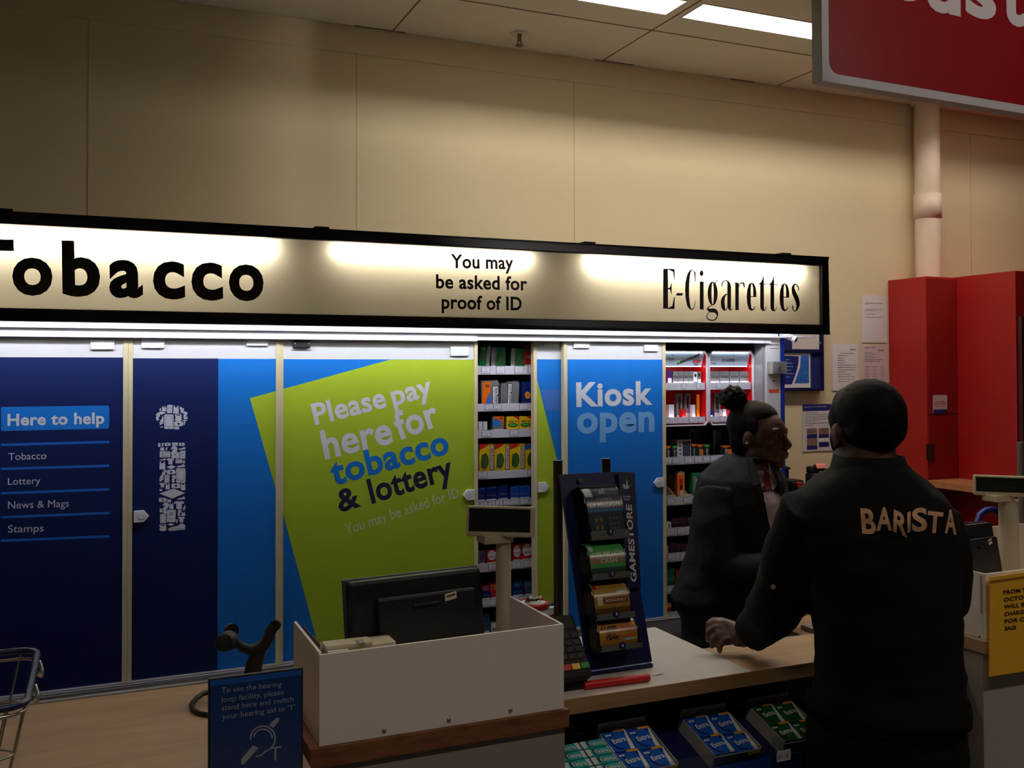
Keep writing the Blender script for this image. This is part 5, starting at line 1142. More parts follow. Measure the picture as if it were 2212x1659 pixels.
m = MB(); m.prism([sp(0, 0), sp(1, 0), sp(1, -.0), sp(1, 0)], nrm*.002); 
m = MB(); m.box(xl, xr, yb_-.003, yb_+.19, ZT+.0006, ZT+.008); m.build('foot_plate', NVS, t)
SLT = mat('bronze_pole', (70, 58, 50), .35, .6)
for (xp, yp, zt_p) in ((PY(1205, 1000, yt_+.03).x, yt_+.03, PY(1205, 997, yt_+.03).z), (PY(1309, 994, yt_+.06).x, yt_+.06, PY(1309, 993, yt_+.06).z)):
    m = MB(); m.cyl((xp, yp, ZT+.0006), (xp, yp, zt_p), .0115, n=20); m.build('pole', SLT, t)
    m = MB(); m.cyl((xp, yp, zt_p), (xp, yp, zt_p+.003), .0122, n=20); m.build('pole_cap', BLACK, t)
p = sp(.3, LEN-.03, .004); m = MB(); m.cyl(p, p+nrm*.004, .006, n=14); m.build('fixing', mat('olive_fixing', (96, 92, 70), .5), t)
# banner
bx0, bx1 = PY(1336, 1019, yt_+.01).x, PY(1371, 1020, yt_+.01).x
def bpt(px, py, d=0):
    P0 = V((0, yb_, ZT+.012))+nrm*(.012-d); r_ = ray(px, py); return CAM+r_*((P0-CAM).dot(nrm)/r_.dot(nrm))
m = MB(); m.prism([bpt(1336, 1019), bpt(1355, 1271), bpt(1385, 1269.5), bpt(1371, 1020)], (0, .002, 0)); bn = m.build('banner', mat('banner_navy', (16, 20, 72), .4), t)
A = bpt(1375, 1257, -.001); B = bpt(1364, 1090, -.001); u_ = (B-A).normalized()
m = MB(); n_ = V((0, -1, -.2)).normalized(); m.text('GAMESTORE', A, B, .019, n=n_, bold=.03); m.build('lettering', LETW, bn)
m = MB(); q = bpt(1352, 1052, -.0014); k = .0011
m.poly([q+V((a*k, 0, b*k)) for a, b in ((-8, 6), (-5, -6), (0, -9), (6, -7), (9, 2), (5, 3), (4, 14), (1, 14), (0, 2), (-5, 8))][::-1]); m.build('hand_emblem', LETW, bn)
for (a, b) in ((1344, 1050), (1353, 1036), (1362, 1048)):
    q = bpt(a, b, -.0016); m = MB(); m.poly([q+V((-.004, 0, -.003)), q+V((.005, 0, -.004)), q+V((.001, 0, .005))]); m.build('star_emblem', LGRN, bn)
m = MB(); m.text('GAME', bpt(1345, 1075, -.0012), bpt(1362, 1075, -.0012), .0048, bold=.02); m.build('lettering', LETW, bn)
m = MB(); m.text('STORE', bpt(1347, 1081, -.0012), bpt(1361, 1081, -.0012), .0045, bold=.02); m.build('lettering', LETW, bn)
# dispensers
CT = [mat('ticket_navy', (30, 48, 74), .6), mat('ticket_green', (84, 190, 92), .6), mat('ticket_gold', (196, 146, 40), .6), mat('ticket_amber', (214, 144, 44), .6)]
BAND = [mat('band_blue', (30, 130, 190), .3), mat('band_pink', (180, 140, 120), .4, var=.5, scale=200), mat('band_red', (160, 50, 40), .4), mat('band_cream', (226, 196, 140), .4)]
DISC = mat('number_disc', (16, 18, 60), .4)
# px frames: left, right of whole unit; top, bottom of unit; left edge of ticket face
DP = ((1243, 1351, 1046, 1166, 1272), (1248, 1357, 1168, 1251, 1277), (1252, 1366, 1253, 1338, 1287), (1266, 1383, 1333, 1428, 1298))
for k, (pl_, pr_, pt_, pb_, pf_) in enumerate(DP):
    # where this unit sits along the leaning board
    def SPL(px, py, d):
        P0 = V((0, yb_, ZT+.012))+nrm*d; r_ = ray(px, py); q = CAM+r_*((P0-CAM).dot(nrm)/r_.dot(nrm)); return (q-P0).dot(up)
    s1 = SPL((pl_+pr_)/2+20, pt_+3, .035); s0 = SPL((pl_+pr_)/2+20, pb_, .055)
    s0 = max(s0, .035)
    C = sp(.5, (s0+s1)/2, .0); dep = .062
    a_ = PY(pf_-3, (pt_+pb_)/2, C.y-dep).x; b_ = PY(pr_-1, (pt_+pb_)/2, C.y-dep).x
    def dpnt(u, s, d): q = V((0, yb_, ZT+.012))+up*s+nrm*d; return V((a_+(b_-a_)*u, q.y, q.z))
    H = s1-s0
    dsp = MB()
    # smoked end cheeks
    chk = [MB(), MB()]
    for u in (0, 1):
        x = a_ if u == 0 else b_
        pts = [dpnt(u, s0, .0)]+[dpnt(u, s0+H*a, d) for a, d in ((0, dep*.9), (.12, dep*1.08), (.2, dep*1.1), (.2, dep*.96))]+[dpnt(u, s0+H*(.55+.4*math.sin(j*.39)*0+.11*j), dep*(.96-.012*j*j)) for j in range(4)]+[dpnt(u, s0+H, dep*.6), dpnt(u, s0+H, 0)]
        chk[u].prism(pts, (.0022 if u == 0 else -.0022, 0, 0), 0)
    dsp.prism([dpnt(0, s0, 0), dpnt(0, s0, dep*1.08), dpnt(0, s0+.004, dep*1.08), dpnt(0, s0+.004, 0)], (b_-a_, 0, 0))
    dsp.prism([dpnt(0, s0, dep*1.06), dpnt(0, s0, dep*1.1), dpnt(0, s0+H*.16, dep*1.1), dpnt(0, s0+H*.16, dep*1.06)], (b_-a_, 0, 0))
    dsp.prism([dpnt(0, s1-.002, 0), dpnt(0, s1-.002, dep*.7), dpnt(0, s1, dep*.7), dpnt(0, s1, 0)], (b_-a_, 0, 0))
    dsp.prism([dpnt(0, s0, 0), dpnt(0, s0, .006), dpnt(0, s1, .006), dpnt(0, s1, 0)], (b_-a_, 0, 0))
    dz = dsp.build('dispenser', CRY, t)
    for c_k in chk: c_k.build('end_cheek', CHK, dz)
    # the roll of tickets, a curved sheet behind the clear front
    rad = min(H*.42, .036) if k else H*.42
    m = MB(); N = 12; pr = []
    for j in range(N+1):
        a = -.5+1.0*j/N
        dd = dep*(.98-.55*abs(a*1.5)**2.6 if k else .98-.6*max(0, a*1.6)**3); pr.append((s0+H*(.5+a*.94), dd))
    vs = []
    for (s, d) in pr: vs += [dpnt(.04, s, d), dpnt(.96, s, d)]
    for (s, d) in reversed(pr): vs += [dpnt(.04, s, d-.004), dpnt(.96, s, d-.004)]
    n2 = len(vs)//2
    m.add(vs, [(2*i, 2*i+1, (2*i+3) % len(vs), (2*i+2) % len(vs)) for i in range(n2)], 0, False)
    tk = m.build('ticket_strip', CT[k], dz)
    if k:
        m = MB(); m.cyl(dpnt(.02, (s0+s1)/2, dep*.45), dpnt(.94, (s0+s1)/2, dep*.45), min(H*.34, dep*.42), n=24); m.build('roll', mat('roll_paper', (150, 128, 96), .6), dz)
    # printed areas follow the strip: helper gives a point on it
    def on(u, v, e=.0006):
        q = v*N; i = min(int(q), N-1); f = q-i; s = pr[i][0]*(1-f)+pr[i+1][0]*f; d = pr[i][1]*(1-f)+pr[i+1][1]*f
        return dpnt(.04+.92*u, s, d+e)
    def patch(u0, u1, v0, v1, mm, nm='print', e=.0006, st=4):
        m = MB(); vs = []
        for j in range(st+1): v = v0+(v1-v0)*j/st; vs += [on(u0, v, e), on(u1, v, e)]
        m.add(vs, [(2*j, 2*j+1, 2*j+3, 2*j+2) for j in range(st)]); m.build(nm, mm, dz)
    def wr(s, u0, u1, v, cap, mm, bold=.02):
        m = MB(); A = on(u0, v, .0016); B = on(u1, v, .0016); up2 = (on(.5, min(1, v+.1))-on(.5, v)).normalized()
        m.text(s, A, B, cap*H, n=V((1, 0, 0)).cross(up2), bold=bold); m.build('lettering', mm, dz)
    if k == 0:
        patch(0, 1, .5, .55, BAND[0]); patch(.12, .42, .12, .44, mat('ticket_panel', (50, 54, 62), .4)); patch(.52, .9, .12, .44, MATS['ticket_panel']); patch(0, .22, .8, .98, WHP)
        wr('\u00a34 MILLION', .06, .94, .585, .1, LETW, .03); wr('A TOP PRIZE OF', .3, .75, .72, .035, LETW)
        m = MB(); q = on(.5, .86, .0012); m.poly([q+V((a*.0011, 0, b*.0011)) for a, b in ((-7, 6), (-5, -6), (0, -9), (6, -7), (9, 2), (5, 3), (4, 12), (1, 12), (0, 2), (-4, 8))][::-1]); m.build('hand_emblem', LETW, dz)
        for (u, v) in ((.2, .34), (.34, .34), (.2, .2), (.34, .2)): patch(u-.035, u+.035, v-.03, v+.04, mat('gold_print', (150, 132, 70), .4), 'print', .001)
        for (u, v) in ((.6, .36), (.7, .36), (.8, .36), (.6, .26), (.7, .26), (.8, .26), (.6, .17), (.7, .17), (.8, .17)): patch(u-.025, u+.025, v-.01, v+.02, mat('silver_print', (120, 124, 132), .4), 'print', .001)
    elif k == 1:
        patch(0, 1, .42, .62, BAND[1]); patch(0, 1, .0, .3, mat('ticket_teal', (70, 104, 84), .4))
        wr('\u00a3100 MILLION', .04, .97, .62, .13, mat('cream_print', (240, 236, 190), .4), .03); wr('CASH', .28, .74, .42, .13, MATS['cream_print'], .03)
        patch(.02, .14, .78, .92, LETW)
    elif k == 2:
        patch(.25, .95, .42, .58, BAND[2]); wr('MONOPOLY', .3, .9, .455, .08, MATS['cream_print'], .02); patch(.08, .22, .38, .62, MATS['cream_print']); patch(.66, .96, .68, .75, WHP); patch(.02, .12, .84, .96, REDP); patch(0, 1, .0, .3, mat('ticket_brown', (140, 96, 30), .4))
    else:
        wr('\u00a31,000', .05, .48, .72, .12, TXT, .03); wr('A MONTH', .14, .42, .6, .06, TXT); wr('FOR A', .18, .4, .5, .06, TXT); wr('YEAR!', .12, .5, .36, .12, TXT, .03)
        for v in (.4, .55, .7): patch(.55, .96, v, v+.09, mat('ticket_orange', (224, 110, 36), .4))
        patch(.64, .95, .28, .35, WHP); patch(.3, .62, .88, .98, BAND[3])
    q = on(.5, .13, .001); q = dpnt(.5, s0+H*.13, dep*1.13)
    m = MB(); m.cyl(q-nrm*.001, q, .0085, n=20); m.build('number_disc', DISC, dz)
    m = MB(); wd = .0011 if k == 0 else .0022; m.text(str(k+1), q+V((-wd, 0, 0))-up*.0032+nrm*.0006, q+V((wd, 0, 0))-up*.0032+nrm*.0006, .0068, n=nrm, bold=.02); m.build('lettering', LETW, dz)
    # clear curved front
    m = MB(); vs = []
    for j in range(N+1):
        a = j/N; vs += [dpnt(.02, s0+H*(.18+.8*a), dep*(1.06-.32*a**4)), dpnt(.98, s0+H*(.18+.8*a), dep*(1.06-.32*a**4))]
    m.add(vs, [(2*j, 2*j+1, 2*j+3, 2*j+2) for j in range(N)], 0, True); m.build('clear_front', CLR, dz)
# red tube in front of the stand
A = PZ(1262, 1481, ZT+.009); B = PZ(1401, 1463, ZT+.009)
m = MB(); m.cyl(A, B, .0088, n=20); m.cyl(A-(B-A).normalized()*.0005, A+(B-A).normalized()*.003, .0094, n=20); solo(m, 'red_rail', mat('red_tube', (196, 26, 26), .4), 'thick red plastic rod lying along foot of the scratch card stand', 'rod')

# ------------------------------------------------------------------ chewing gum display under the counter edge
GX0_, GX1_ = .905, 1.62
YBk, ZBk, YFr, ZFr = 1.945, .836, 1.765, .780
t = thing('gum_shelf', 'sloping navy shelf with clear front strips under counter edge holding gum boxes', 'shelf', ((GX0_+GX1_)/2, 1.86, .74))
m = MB(); m.prism([(GX0_, YBk, ZBk), (GX1_, YBk, ZBk), (GX1_, YFr, ZFr), (GX0_, YFr, ZFr)], (0, 0, -.006)); m.build('deck', NAVYP, t)
m = MB(); m.box(GX0_, GX1_, 1.955, 1.98, .6, .90); m.build('back_panel', NAVYP, t)
SLAB = mat('label_strip_blue', (24, 62, 140), .35)
xsp = PZ(1660, 1612, .815).x
for nm, a, b, zt__ in (('clear_strip', GX0_, xsp, .825), ('clear_strip', xsp+.006, GX1_, .834)):
    m = MB(); m.box(a, b, YFr-.006, YFr-.004, ZFr-.01, zt__); m.build(nm, CLR, t)
m = MB(); m.box(GX0_, xsp, YFr-.008, YFr-.0065, ZFr-.04, ZFr+.016); m.build('label_holder', SLAB, t)
m = MB(); m.box(xsp+.006, GX1_, YFr-.008, YFr-.0065, ZFr-.04, ZFr+.006); m.build('label_holder', NAVYP, t)
p = PY(1450, 1650, YFr-.0085); m = MB(); m.box(p.x-.055, p.x+.0, YFr-.0095, YFr-.0085, ZFr-.035, ZFr+.004); m.build('price_label', TICK, t)
p = PY(1692, 1632, YFr-.0085); m = MB(); m.box(p.x-.018, p.x+.02, YFr-.0095, YFr-.0085, p.z-.012, p.z+.012); m.build('price_label', TICK, t)
m = MB(); m.text('\u00a31.15', V((p.x-.014, YFr-.0098, p.z-.005)), V((p.x+.012, YFr-.0098, p.z-.005)), .009); m.build('lettering', TXT, t)
slope = math.atan2(ZBk-ZFr, YBk-YFr)
GB = mat('gum_blue', (28, 96, 200), .3); GG = mat('gum_green', (28, 96, 50), .3); GT = mat('gum_teal', (60, 180, 176), .3); GDK = mat('gum_dark', (14, 34, 84), .3); GOR = mat('gum_orange', (240, 160, 40), .3)
GDKG = mat('gum_dark_green', (14, 54, 30), .3)
CART = mat('grey_carton', (196, 190, 184), .6)
def frame_at(x, y_front, lift=0):
    z = ZFr+(y_front-YFr)*math.tan(slope)
    return Matrix.Translation((x, y_front, z+lift)) @ Matrix.Rotation(slope, 4, 'X')
def gumbox(xa, xb, length, label, colr, dark, packs_n, which):
    M = frame_at(xa, 1.775, .0006); w = xb-xa
    t = thing('gum_carton', label, 'carton', tuple(M @ V((w/2, length/2, 0))), group='open gum cartons')
    def put(mb, nm, mm): mb.v = [M @ v for v in mb.v]; return mb.build(nm, mm, t)
    m = MB(); m.box(0, w, 0, length, 0, .0015); m.box(0, .0012, 0, length, .0015, .036); m.box(w-.0012, w, 0, length, .0015, .036); m.box(.0012, w-.0012, length-.0012, length, .0015, .05)
    put(m, 'tray', CART)
    m = MB(); m.box(0.0013, w-.0013, 0, .0013, .0015, .030); fr = put(m, 'front', dark)
    m = MB(); m.box(w*.72, w-.0013, -.0006, 0, .020, .029); put(m, 'flash', GOR)
    m = MB(); m.box(0, w, -.0004, .0014, .0285, .0305); put(m, 'front_edge', CART)
    pw = (w-.006)/2; pl = .058; g = 'gum packs in %s' % which
    for i in range(2):
        for j in range(2):
            lb = '%s gum pack, %s %s of four in %s' % (packs_n, ('front', 'back')[j], ('left', 'right')[i], which)
            Mp = M @ Matrix.Translation((.003+i*pw, .004+j*(pl+.008)+(.005 if i == 0 else 0), .0022)) @ Matrix.Rotation(math.radians(4+5*j), 4, 'X')
            m = MB(); a, b, h = pw-.002, pl, .028
            m.box(0, a, 0, b, 0, h, 0)
            e = h+.0003
            def q(u, v, k=0): return V((u*a, v*b, e+.0003*k))
            m.poly([q(.80, .0), q(1, 0), q(1, .9), q(.94, .9), q(.86, .5)], 1)                       # pale right edge
            m.poly([q(.5, .9), q(1, .9), q(1, 1), q(.5, 1)], 2)                                     # orange flash
            m.poly([q(.05, .9), q(.48, .9), q(.48, .97), q(.05, .97)], 3)
            m.poly([q(.45+.3*math.cos(s*.349), .42+.36*math.sin(s*.349), 1) for s in range(18)], 3)
            m.poly([q(.5+.3*math.cos(s*.349), .44+.34*math.sin(s*.349), 2) for s in range(18)], 0)
            m.text('Extra', q(.22, .34, 3), q(.82, .42, 3), .013, n=(0, 0, 1), mi=1, bold=.03, eps=0)
            for s in (0, 1): m.poly([q(.12+.13*s+.06*math.cos(c*.7), .76+.05*math.sin(c*.7), 3) for c in range(9)], 1)
            m.poly([q(.86+.05*math.cos(c*.7), .8+.05*math.sin(c*.7), 3) for c in range(9)], 3)
            m.v = [Mp @ v for v in m.v]
            solo(m, 'gum_pack', [colr, WHP, GOR, dark], lb, 'gum', g, origin=Mp @ V((a/2, b/2, 0)))
gumbox(1.022, 1.145, .142, 'open carton of blue gum packs, left one in front of navy panel', GB, GDK, 'blue', 'the left blue carton')
gumbox(1.237, 1.362, .142, 'open carton of blue gum packs in middle of gum shelf', GB, GDK, 'blue', 'the middle blue carton')
gumbox(1.425, 1.545, .142, 'open carton of dark green gum packs nearest the man\'s leg', GG, GDKG, 'green', 'the green carton')
M0 = frame_at(.912, 1.79, .0006)
for i in range(2):
    for j in range(4):
        m = MB(); a, b, h = .062, .022, .03
        m.box(0, a, 0, b, 0, h, 0); e = h+.0003
        m.poly([(a*.86, 0, e), (a, 0, e), (a, b, e), (a*.86, b, e)], 1); m.poly([(0, 0, e), (a*.15, 0, e), (a*.2, b, e), (0, b, e)], 1)
        m.poly([(a*.25, b*.15, e), (a*.4, b*.15, e), (a*.4, b*.9, e), (a*.25, b*.9, e)], 2)
        m.text('Extra', (a*.3, b*.25, e+.0003), (a*.82, b*.25, e+.0003), .012, n=(0, 0, 1), mi=1, bold=.03, eps=0)
        Mp = M0 @ Matrix.Translation((-.012+i*.066, .0+j*.026, .002))
        m.v = [Mp @ v for v in m.v]
        solo(m, 'gum_pack', [GT, WHP, GDK], 'teal stick gum pack left of blue cartons, %s row from front, %s column' % (ORD[j], ('left', 'right')[i]), 'gum', 'teal gum packs', origin=Mp @ V((a/2, b/2, 0)))

# ------------------------------------------------------------------ yellow notice and clear sleeves on the right shroud
YN = RY-.008
YELP = mat('yellow_paper', (240, 182, 50), .65)
t = thing('bag_charge_notice', 'yellow paper notice about carrier bags hanging over right white shroud', 'notice', (2.2, YN, PY(2140, 1460, YN).z))
c4 = [PY(2139, 1247, YN), PY(2137, 1462, YN-.01), PY(2330, 1432, YN-.01), PY(2332, 1220, YN)]
m = MB(); m.prism(c4, (0, .0015, 0)); sh = m.build('sheet', YELP, t)
for k, (tx, xe_) in enumerate((('FROM THE 5TH', 2262), ('OCTOBER WE', 2262), ('WILL BE', 2221), ('CHARGING', 2231), ('FOR CARRIER', 2262), ('BAGS', 2195))):
    y = 1284+15.6*k; x = 2168+.6*k
    m = MB(); yl = YN-.0012-.01*(y-1247)/212; m.text(tx, PY(x, y, yl), PY(xe_, y-.13*(xe_-x), yl), .0098, bold=.03); m.build('lettering', mat('notice_ink', (70, 46, 14), .6), t)
m = MB(); p = PY(2132, 1256, YN-.002); q = PY(2330, 1228, YN-.002); m.prism([p, p+V((0, 0, -.006)), q+V((0, 0, -.006)), q], (0, .001, 0)); m.build('tape', clear('clear_tape', (240, 232, 232), .12, .3), t)
t = thing('clear_sleeve', 'empty clear plastic sleeve on right white shroud beside the yellow notice', 'sleeve', (2.05, RY+.005, 1.05))
a = PY(2120, 1243, RY+.004); b = PY(2148, 1322, RY+.004)
m = MB(); m.box(a.x, b.x+.03, RY+.004, RY+.006, b.z, a.z-.002); m.build('sleeve', clear('sleeve_film', (254, 252, 251), .05, .2), t)
m = MB(); m.box(a.x-.001, a.x+.002, RY+.003, RY+.0075, b.z, a.z-.002); m.build('edge_strip', GREYP, t)
# blue handle and grey post beyond the right till
a = [PY(x, y, 2.75) for x, y in ((2110, 1132), (2116, 1112), (2128, 1102), (2146, 1100), (2160, 1108), (2175, 1122), (2190, 1134))]
t = thing('trolley_handle', 'curved dark blue handle sticking up behind second till monitor', 'handle', (a[3].x, 2.75, .9))
BLH = mat('handle_blue', (24, 44, 120), .4)
m = MB(); m.tube(a, .012, 10); m.build('grip', BLH, t)
m = MB(); m.tube([a[0], a[0]+V((0, 0, -.4)), V((a[0].x, 2.75, .001))], .011, 10); m.build('leg', BLH, t)
m = MB(); m.tube([a[-1], a[-1]+V((0, 0, -.4)), V((a[-1].x, 2.75, .001))], .011, 10); m.build('leg', BLH, t)
p = PY(2205, 1000, 2.5); zt_ = PY(2205, 955, 2.5).z
m = MB(); m.cyl((p.x, 2.5, 0.0005), (p.x, 2.5, zt_), .0125, n=20); m.cyl((p.x, 2.5, .0005), (p.x, 2.5, .008), .05, n=24); solo(m, 'grey_post', mat('galvanised', (112, 104, 100), .5, .3), 'thin grey metal post at right edge in front of red cupboard', 'post')

# ================================================================== people
SKIN = mat('dark_brown_skin', (74, 42, 30), .5, var=.08, scale=30)
SKIN2 = mat('brown_skin', (70, 40, 28), .5, var=.08, scale=30)
HAIR = mat('black_hair', (14, 12, 12), .7, var=.4, scale=160, bump=.12, bscale=900, spec=.12)
HAIR2 = mat('brown_black_hair', (22, 15, 12), .7, var=.4, scale=160, bump=.12, bscale=900, spec=.12)
FLEECE = mat('black_fleece', (14, 12, 12), .9, var=.2, scale=60, bump=.3, bscale=300, spec=.2)
TROU = mat('black_trousers', (11, 11, 12), .9, var=.2, scale=60, spec=.2)
SUIT = mat('charcoal_suit', (12, 12, 14), .8, var=.2, scale=80, bump=.2, bscale=400, spec=.3)
SHOE = mat('black_shoe', (12, 12, 12), .4)
def remesh(mb, voxel, it=4):
    me = bpy.data.meshes.new('tmp'); me.from_pydata([tuple(v) for v in mb.v], [], mb.f)
    b = bmesh.new(); b.from_mesh(me); bmesh.ops.remove_doubles(b, verts=b.verts, dist=1e-6); bmesh.ops.recalc_face_normals(b, faces=b.faces); b.to_mesh(me); b.free()
    o = bpy.data.objects.new('tmp', me); COL.objects.link(o)
    r = o.modifiers.new('r', 'REMESH'); r.mode = 'VOXEL'; r.voxel_size = voxel
    s = o.modifiers.new('s', 'SMOOTH'); s.factor = .5; s.iterations = it
    dg = bpy.context.evaluated_depsgraph_get(); dg.update()
    m2 = bpy.data.meshes.new_from_object(o.evaluated_get(dg))
    out = MB(); out.v = [v.co.copy() for v in m2.vertices]; out.f = [tuple(p.vertices) for p in m2.polygons]
    out.m = [0]*len(out.f); out.sm = [True]*len(out.f)
    bpy.data.objects.remove(o); bpy.data.meshes.remove(me); bpy.data.meshes.remove(m2)
    return out
def rumple(mb, amp, sc, sc2=None):
    """cloth folds / curls: push the points along a noise field"""
    for i, v in enumerate(mb.v):
        n = noise.noise_vector(v*sc)
        w = noise.noise(V((v.x*sc*.6, v.y*sc*.6, v.z*sc*2.2)))
        mb.v[i] = v+n*amp*.6+V((n.x, n.y, 0))*amp*w
    return mb
FH = V((C_F.x, C_F.y, 0)).normalized(); RH = V((C_R.x, C_R.y, 0)).normalized()
def ellring(c, a, b, n=28, ax=None, ay=None, sq=2.4, tiltz=0):
    ax = ax or RH; ay = ay or FH; o = []
    for i in range(n):
        t = 2*math.pi*i/n; cs, sn = math.cos(t), math.sin(t)
        e = 2/sq
        o.append(c+ax*a*math.copysign(abs(cs)**e, cs)+ay*b*math.copysign(abs(sn)**e, sn)+V((0, 0, tiltz*cs)))
    return o
def surf(bvh, px, py, off=.002):
    d = ray(px, py).normalized(); h = bvh.ray_cast(CAM, d)
    return None if h[0] is None else h[0]-d*off
def bvh_of(mb): return BVHTree.FromPolygons([tuple(v) for v in mb.v], mb.f)
def head(mb, o, fwd, s, female=False):
    k = .84 if female else 1
    fwd = V((fwd.x, fwd.y, 0)).normalized(); lf = V((0, 0, 1)).cross(fwd); R = Matrix(((fwd.x, lf.x, 0), (fwd.y, lf.y, 0), (0, 0, 1)))
    def P(x, y, z): return o+(R @ V((x, y, z)))*s
    def E(c, r, M=None): mb.sphere(P(*c), tuple(q*s for q in r), 0, 20, 14, R if M is None else R @ M)
    E((-.018, 0, .035), (.092, .074, .078)); E((.01, 0, .01), (.082, .07, .08))
    E((.033, 0, -.035), (.056, .056, .078)); E((.064, 0, -.092), (.022, .026, .019))
    for y in (-1, 1):
        E((.018, y*.042, -.062), (.045, .018, .030)); E((.058, y*.034, -.022), (.022, .022, .022)); E((.074, y*.026, .022), (.012, .026, .009))
        E((-.008, y*.076, -.008), (.018, .008, .028), Matrix.Rotation(.25, 3, 'Y')); E((-.004, y*.074, -.03), (.009, .008, .012))
        E((.098, y*.011, -.036), (.009, .008, .008)); E((.078, y*.031, .0125), (.009, .017, .0055)); E((.076, y*.031, -.0055), (.009, .016, .005))
    mb.tube([P(.084, 0, .016), P(.096, 0, -.008), P(.108, 0, -.028), P(.104, 0, -.037)], [.008*s*k, .0095*s*k, .0125*s*k, .009*s*k], 10)
    E((.089, 0, -.057), (.013, .023, .0075)); E((.087, 0, -.069), (.013, .02, .008)); E((.07, 0, -.062), (.02, .034, .02))
    return P, R
def finger(mb, pts, r): mb.tube(pts, [r, r*1.02, r*.95, r*.8], 8); mb.sphere(pts[-1], r*.8, 0, 8, 6)

# ------------------------------------------------------------------ man at the counter, seen from behind
D0 = 2.06
def mp(x, y, dd=0): return PD(x, y, D0+dd)
MAN = thing('person', 'man from behind in black fleece with BARISTA on back, leaning on counter', 'person', (mp(1900, 1400).x, mp(1900, 1400).y, 0))
def mring(cx, y, hw, hd, dd=0, **k): return ellring(mp(cx, y, dd), hw/2092*(D0+dd), hd, **k)
ho = mp(1868, 931, .03)
faz = math.radians(14); fwd = V((math.sin(faz), math.cos(faz), 0))
b = MB(); HP, HR = head(b, ho, fwd, .93)
b.tube([mp(1872, 945, .02), mp(1876, 985, .015), mp(1880, 1030, .01)], [.056, .057, .066], 18)
b.loft([mring(1882, 1040, 110, .07), mring(1888, 1100, 158, .095), mring(1900, 1220, 152, .105), mring(1912, 1380, 132, .1), mring(1915, 1500, 140, .105), mring(1913, 1580, 146, .11)])
LA = [(1752, 1100, 0, .05), (1728, 1160, .03, .048), (1708, 1220, .07, .046), (1692, 1280, .11, .046), (1664, 1322, .17, .042), (1638, 1354, .235, .036), (1612, 1372, .29, .028), (1600, 1376, .31, .026)]
b.tube([mp(*p[:3]) for p in LA], [p[3] for p in LA], 14)
RA = [(2006, 1112, 0, .05), (2021, 1170, .0, .048), (2029, 1240, .01, .046), (2030, 1285, .03, .046), (2010, 1310, .1, .038), (1970, 1318, .17, .03), (1950, 1320, .19, .027)]
b.tube([mp(*p[:3]) for p in RA], [p[3] for p in RA], 14)
# left hand on the counter
w0 = mp(1606, 1371, .30); ki = mp(1564, 1347, .32); kp = mp(1582, 1383, .285); kn = (ki+kp)/2; d_ = (kn-w0).normalized(); sd = (kp-ki).normalized(); upv = sd.cross(d_).normalized()
if upv.dot(FH) > 0: upv = -upv
b.loft([ellring(w0, .028, .019, 14, sd, upv), ellring(w0.lerp(kn, .5), .037, .018, 14, sd, upv), ellring(kn, .042, .014, 14, sd, upv)])
for k in range(4):
    q = ki.lerp(kp, .06+.29*k); L = (.062, .072, .066, .05)[k]; e_ = (d_+sd*(-.15+.18*k)).normalized(); dn = (sd*.5-upv*.6).normalized()
    finger(b, [q, q+e_*L*.42, q+e_*L*.66+dn*L*.22, q+e_*L*.70+dn*L*.48], .0088)
th = w0.lerp(ki, .35)-sd*.012
finger(b, [th, th-sd*.016+d_*.022-upv*.006, th-sd*.014+d_*.045-upv*.008, th-sd*.004+d_*.06-upv*.01], .0098)
# right hand held at the belly
w1 = mp(1952, 1320, .19); k1 = mp(1905, 1322, .2); d1 = (k1-w1).normalized(); s1 = d1.cross(FH).normalized()
b.loft([ellring(w1, .026, .016, 14, s1, FH), ellring(k1, .038, .014, 14, s1, FH)])
for k in range(4):
    q = k1+s1*(-.03+.02*k); L = (.06, .072, .07, .05)[k]
    finger(b, [q, q+d1*L*.4+FH*.004, q+d1*L*.7-FH*.0, q+d1*L*.8-FH*.012], .0085)
t1 = w1.lerp(k1, .4)-s1*.03
finger(b, [t1, t1-s1*.016+d1*.02, t1-s1*.022+d1*.04, t1-s1*.02+d1*.055], .0095)
# legs
hips = [mp(1842, 1590), mp(1985, 1590)]
feet = []
for i, h in enumerate(hips):
    f0 = V((h.x, h.y, 0)); kx = f0+V((0, 0, .47))+fwd*.02; an = f0+V((0, 0, .09))-fwd*.01
    b.tube([h+V((0, 0, .03)), h.lerp(kx, .5), kx, kx.lerp(an, .35), an], [.078, .068, .05, .048, .034], 14)
    b.sphere(an+fwd*.07-V((0, 0, .05)), (.045, .045, .03), 0); feet.append(an)
bm_ = remesh(b, .0045, 3); BODY = bm_.build('body', SKIN, MAN)
# hair: close crop from brow to nape
h = MB()
def HE(c, r): h.sphere(HP(*c), tuple(q*.93 for q in r), 0, 24, 16, HR)
HE((-.022, 0, .042), (.091, .078, .080)); HE((-.05, 0, .020), (.060, .070, .068)); HE((.010, 0, .064), (.070, .067, .047)); HE((-.042, 0, .002), (.060, .072, .046))
for y in (-1, 1): HE((.012, y*.067, .03), (.026, .011, .036)); HE((.022, y*.066, -.02), (.010, .008, .03))
hm = rumple(remesh(h, .005, 3), .0018, 70); hm.build('hair', HAIR, MAN)
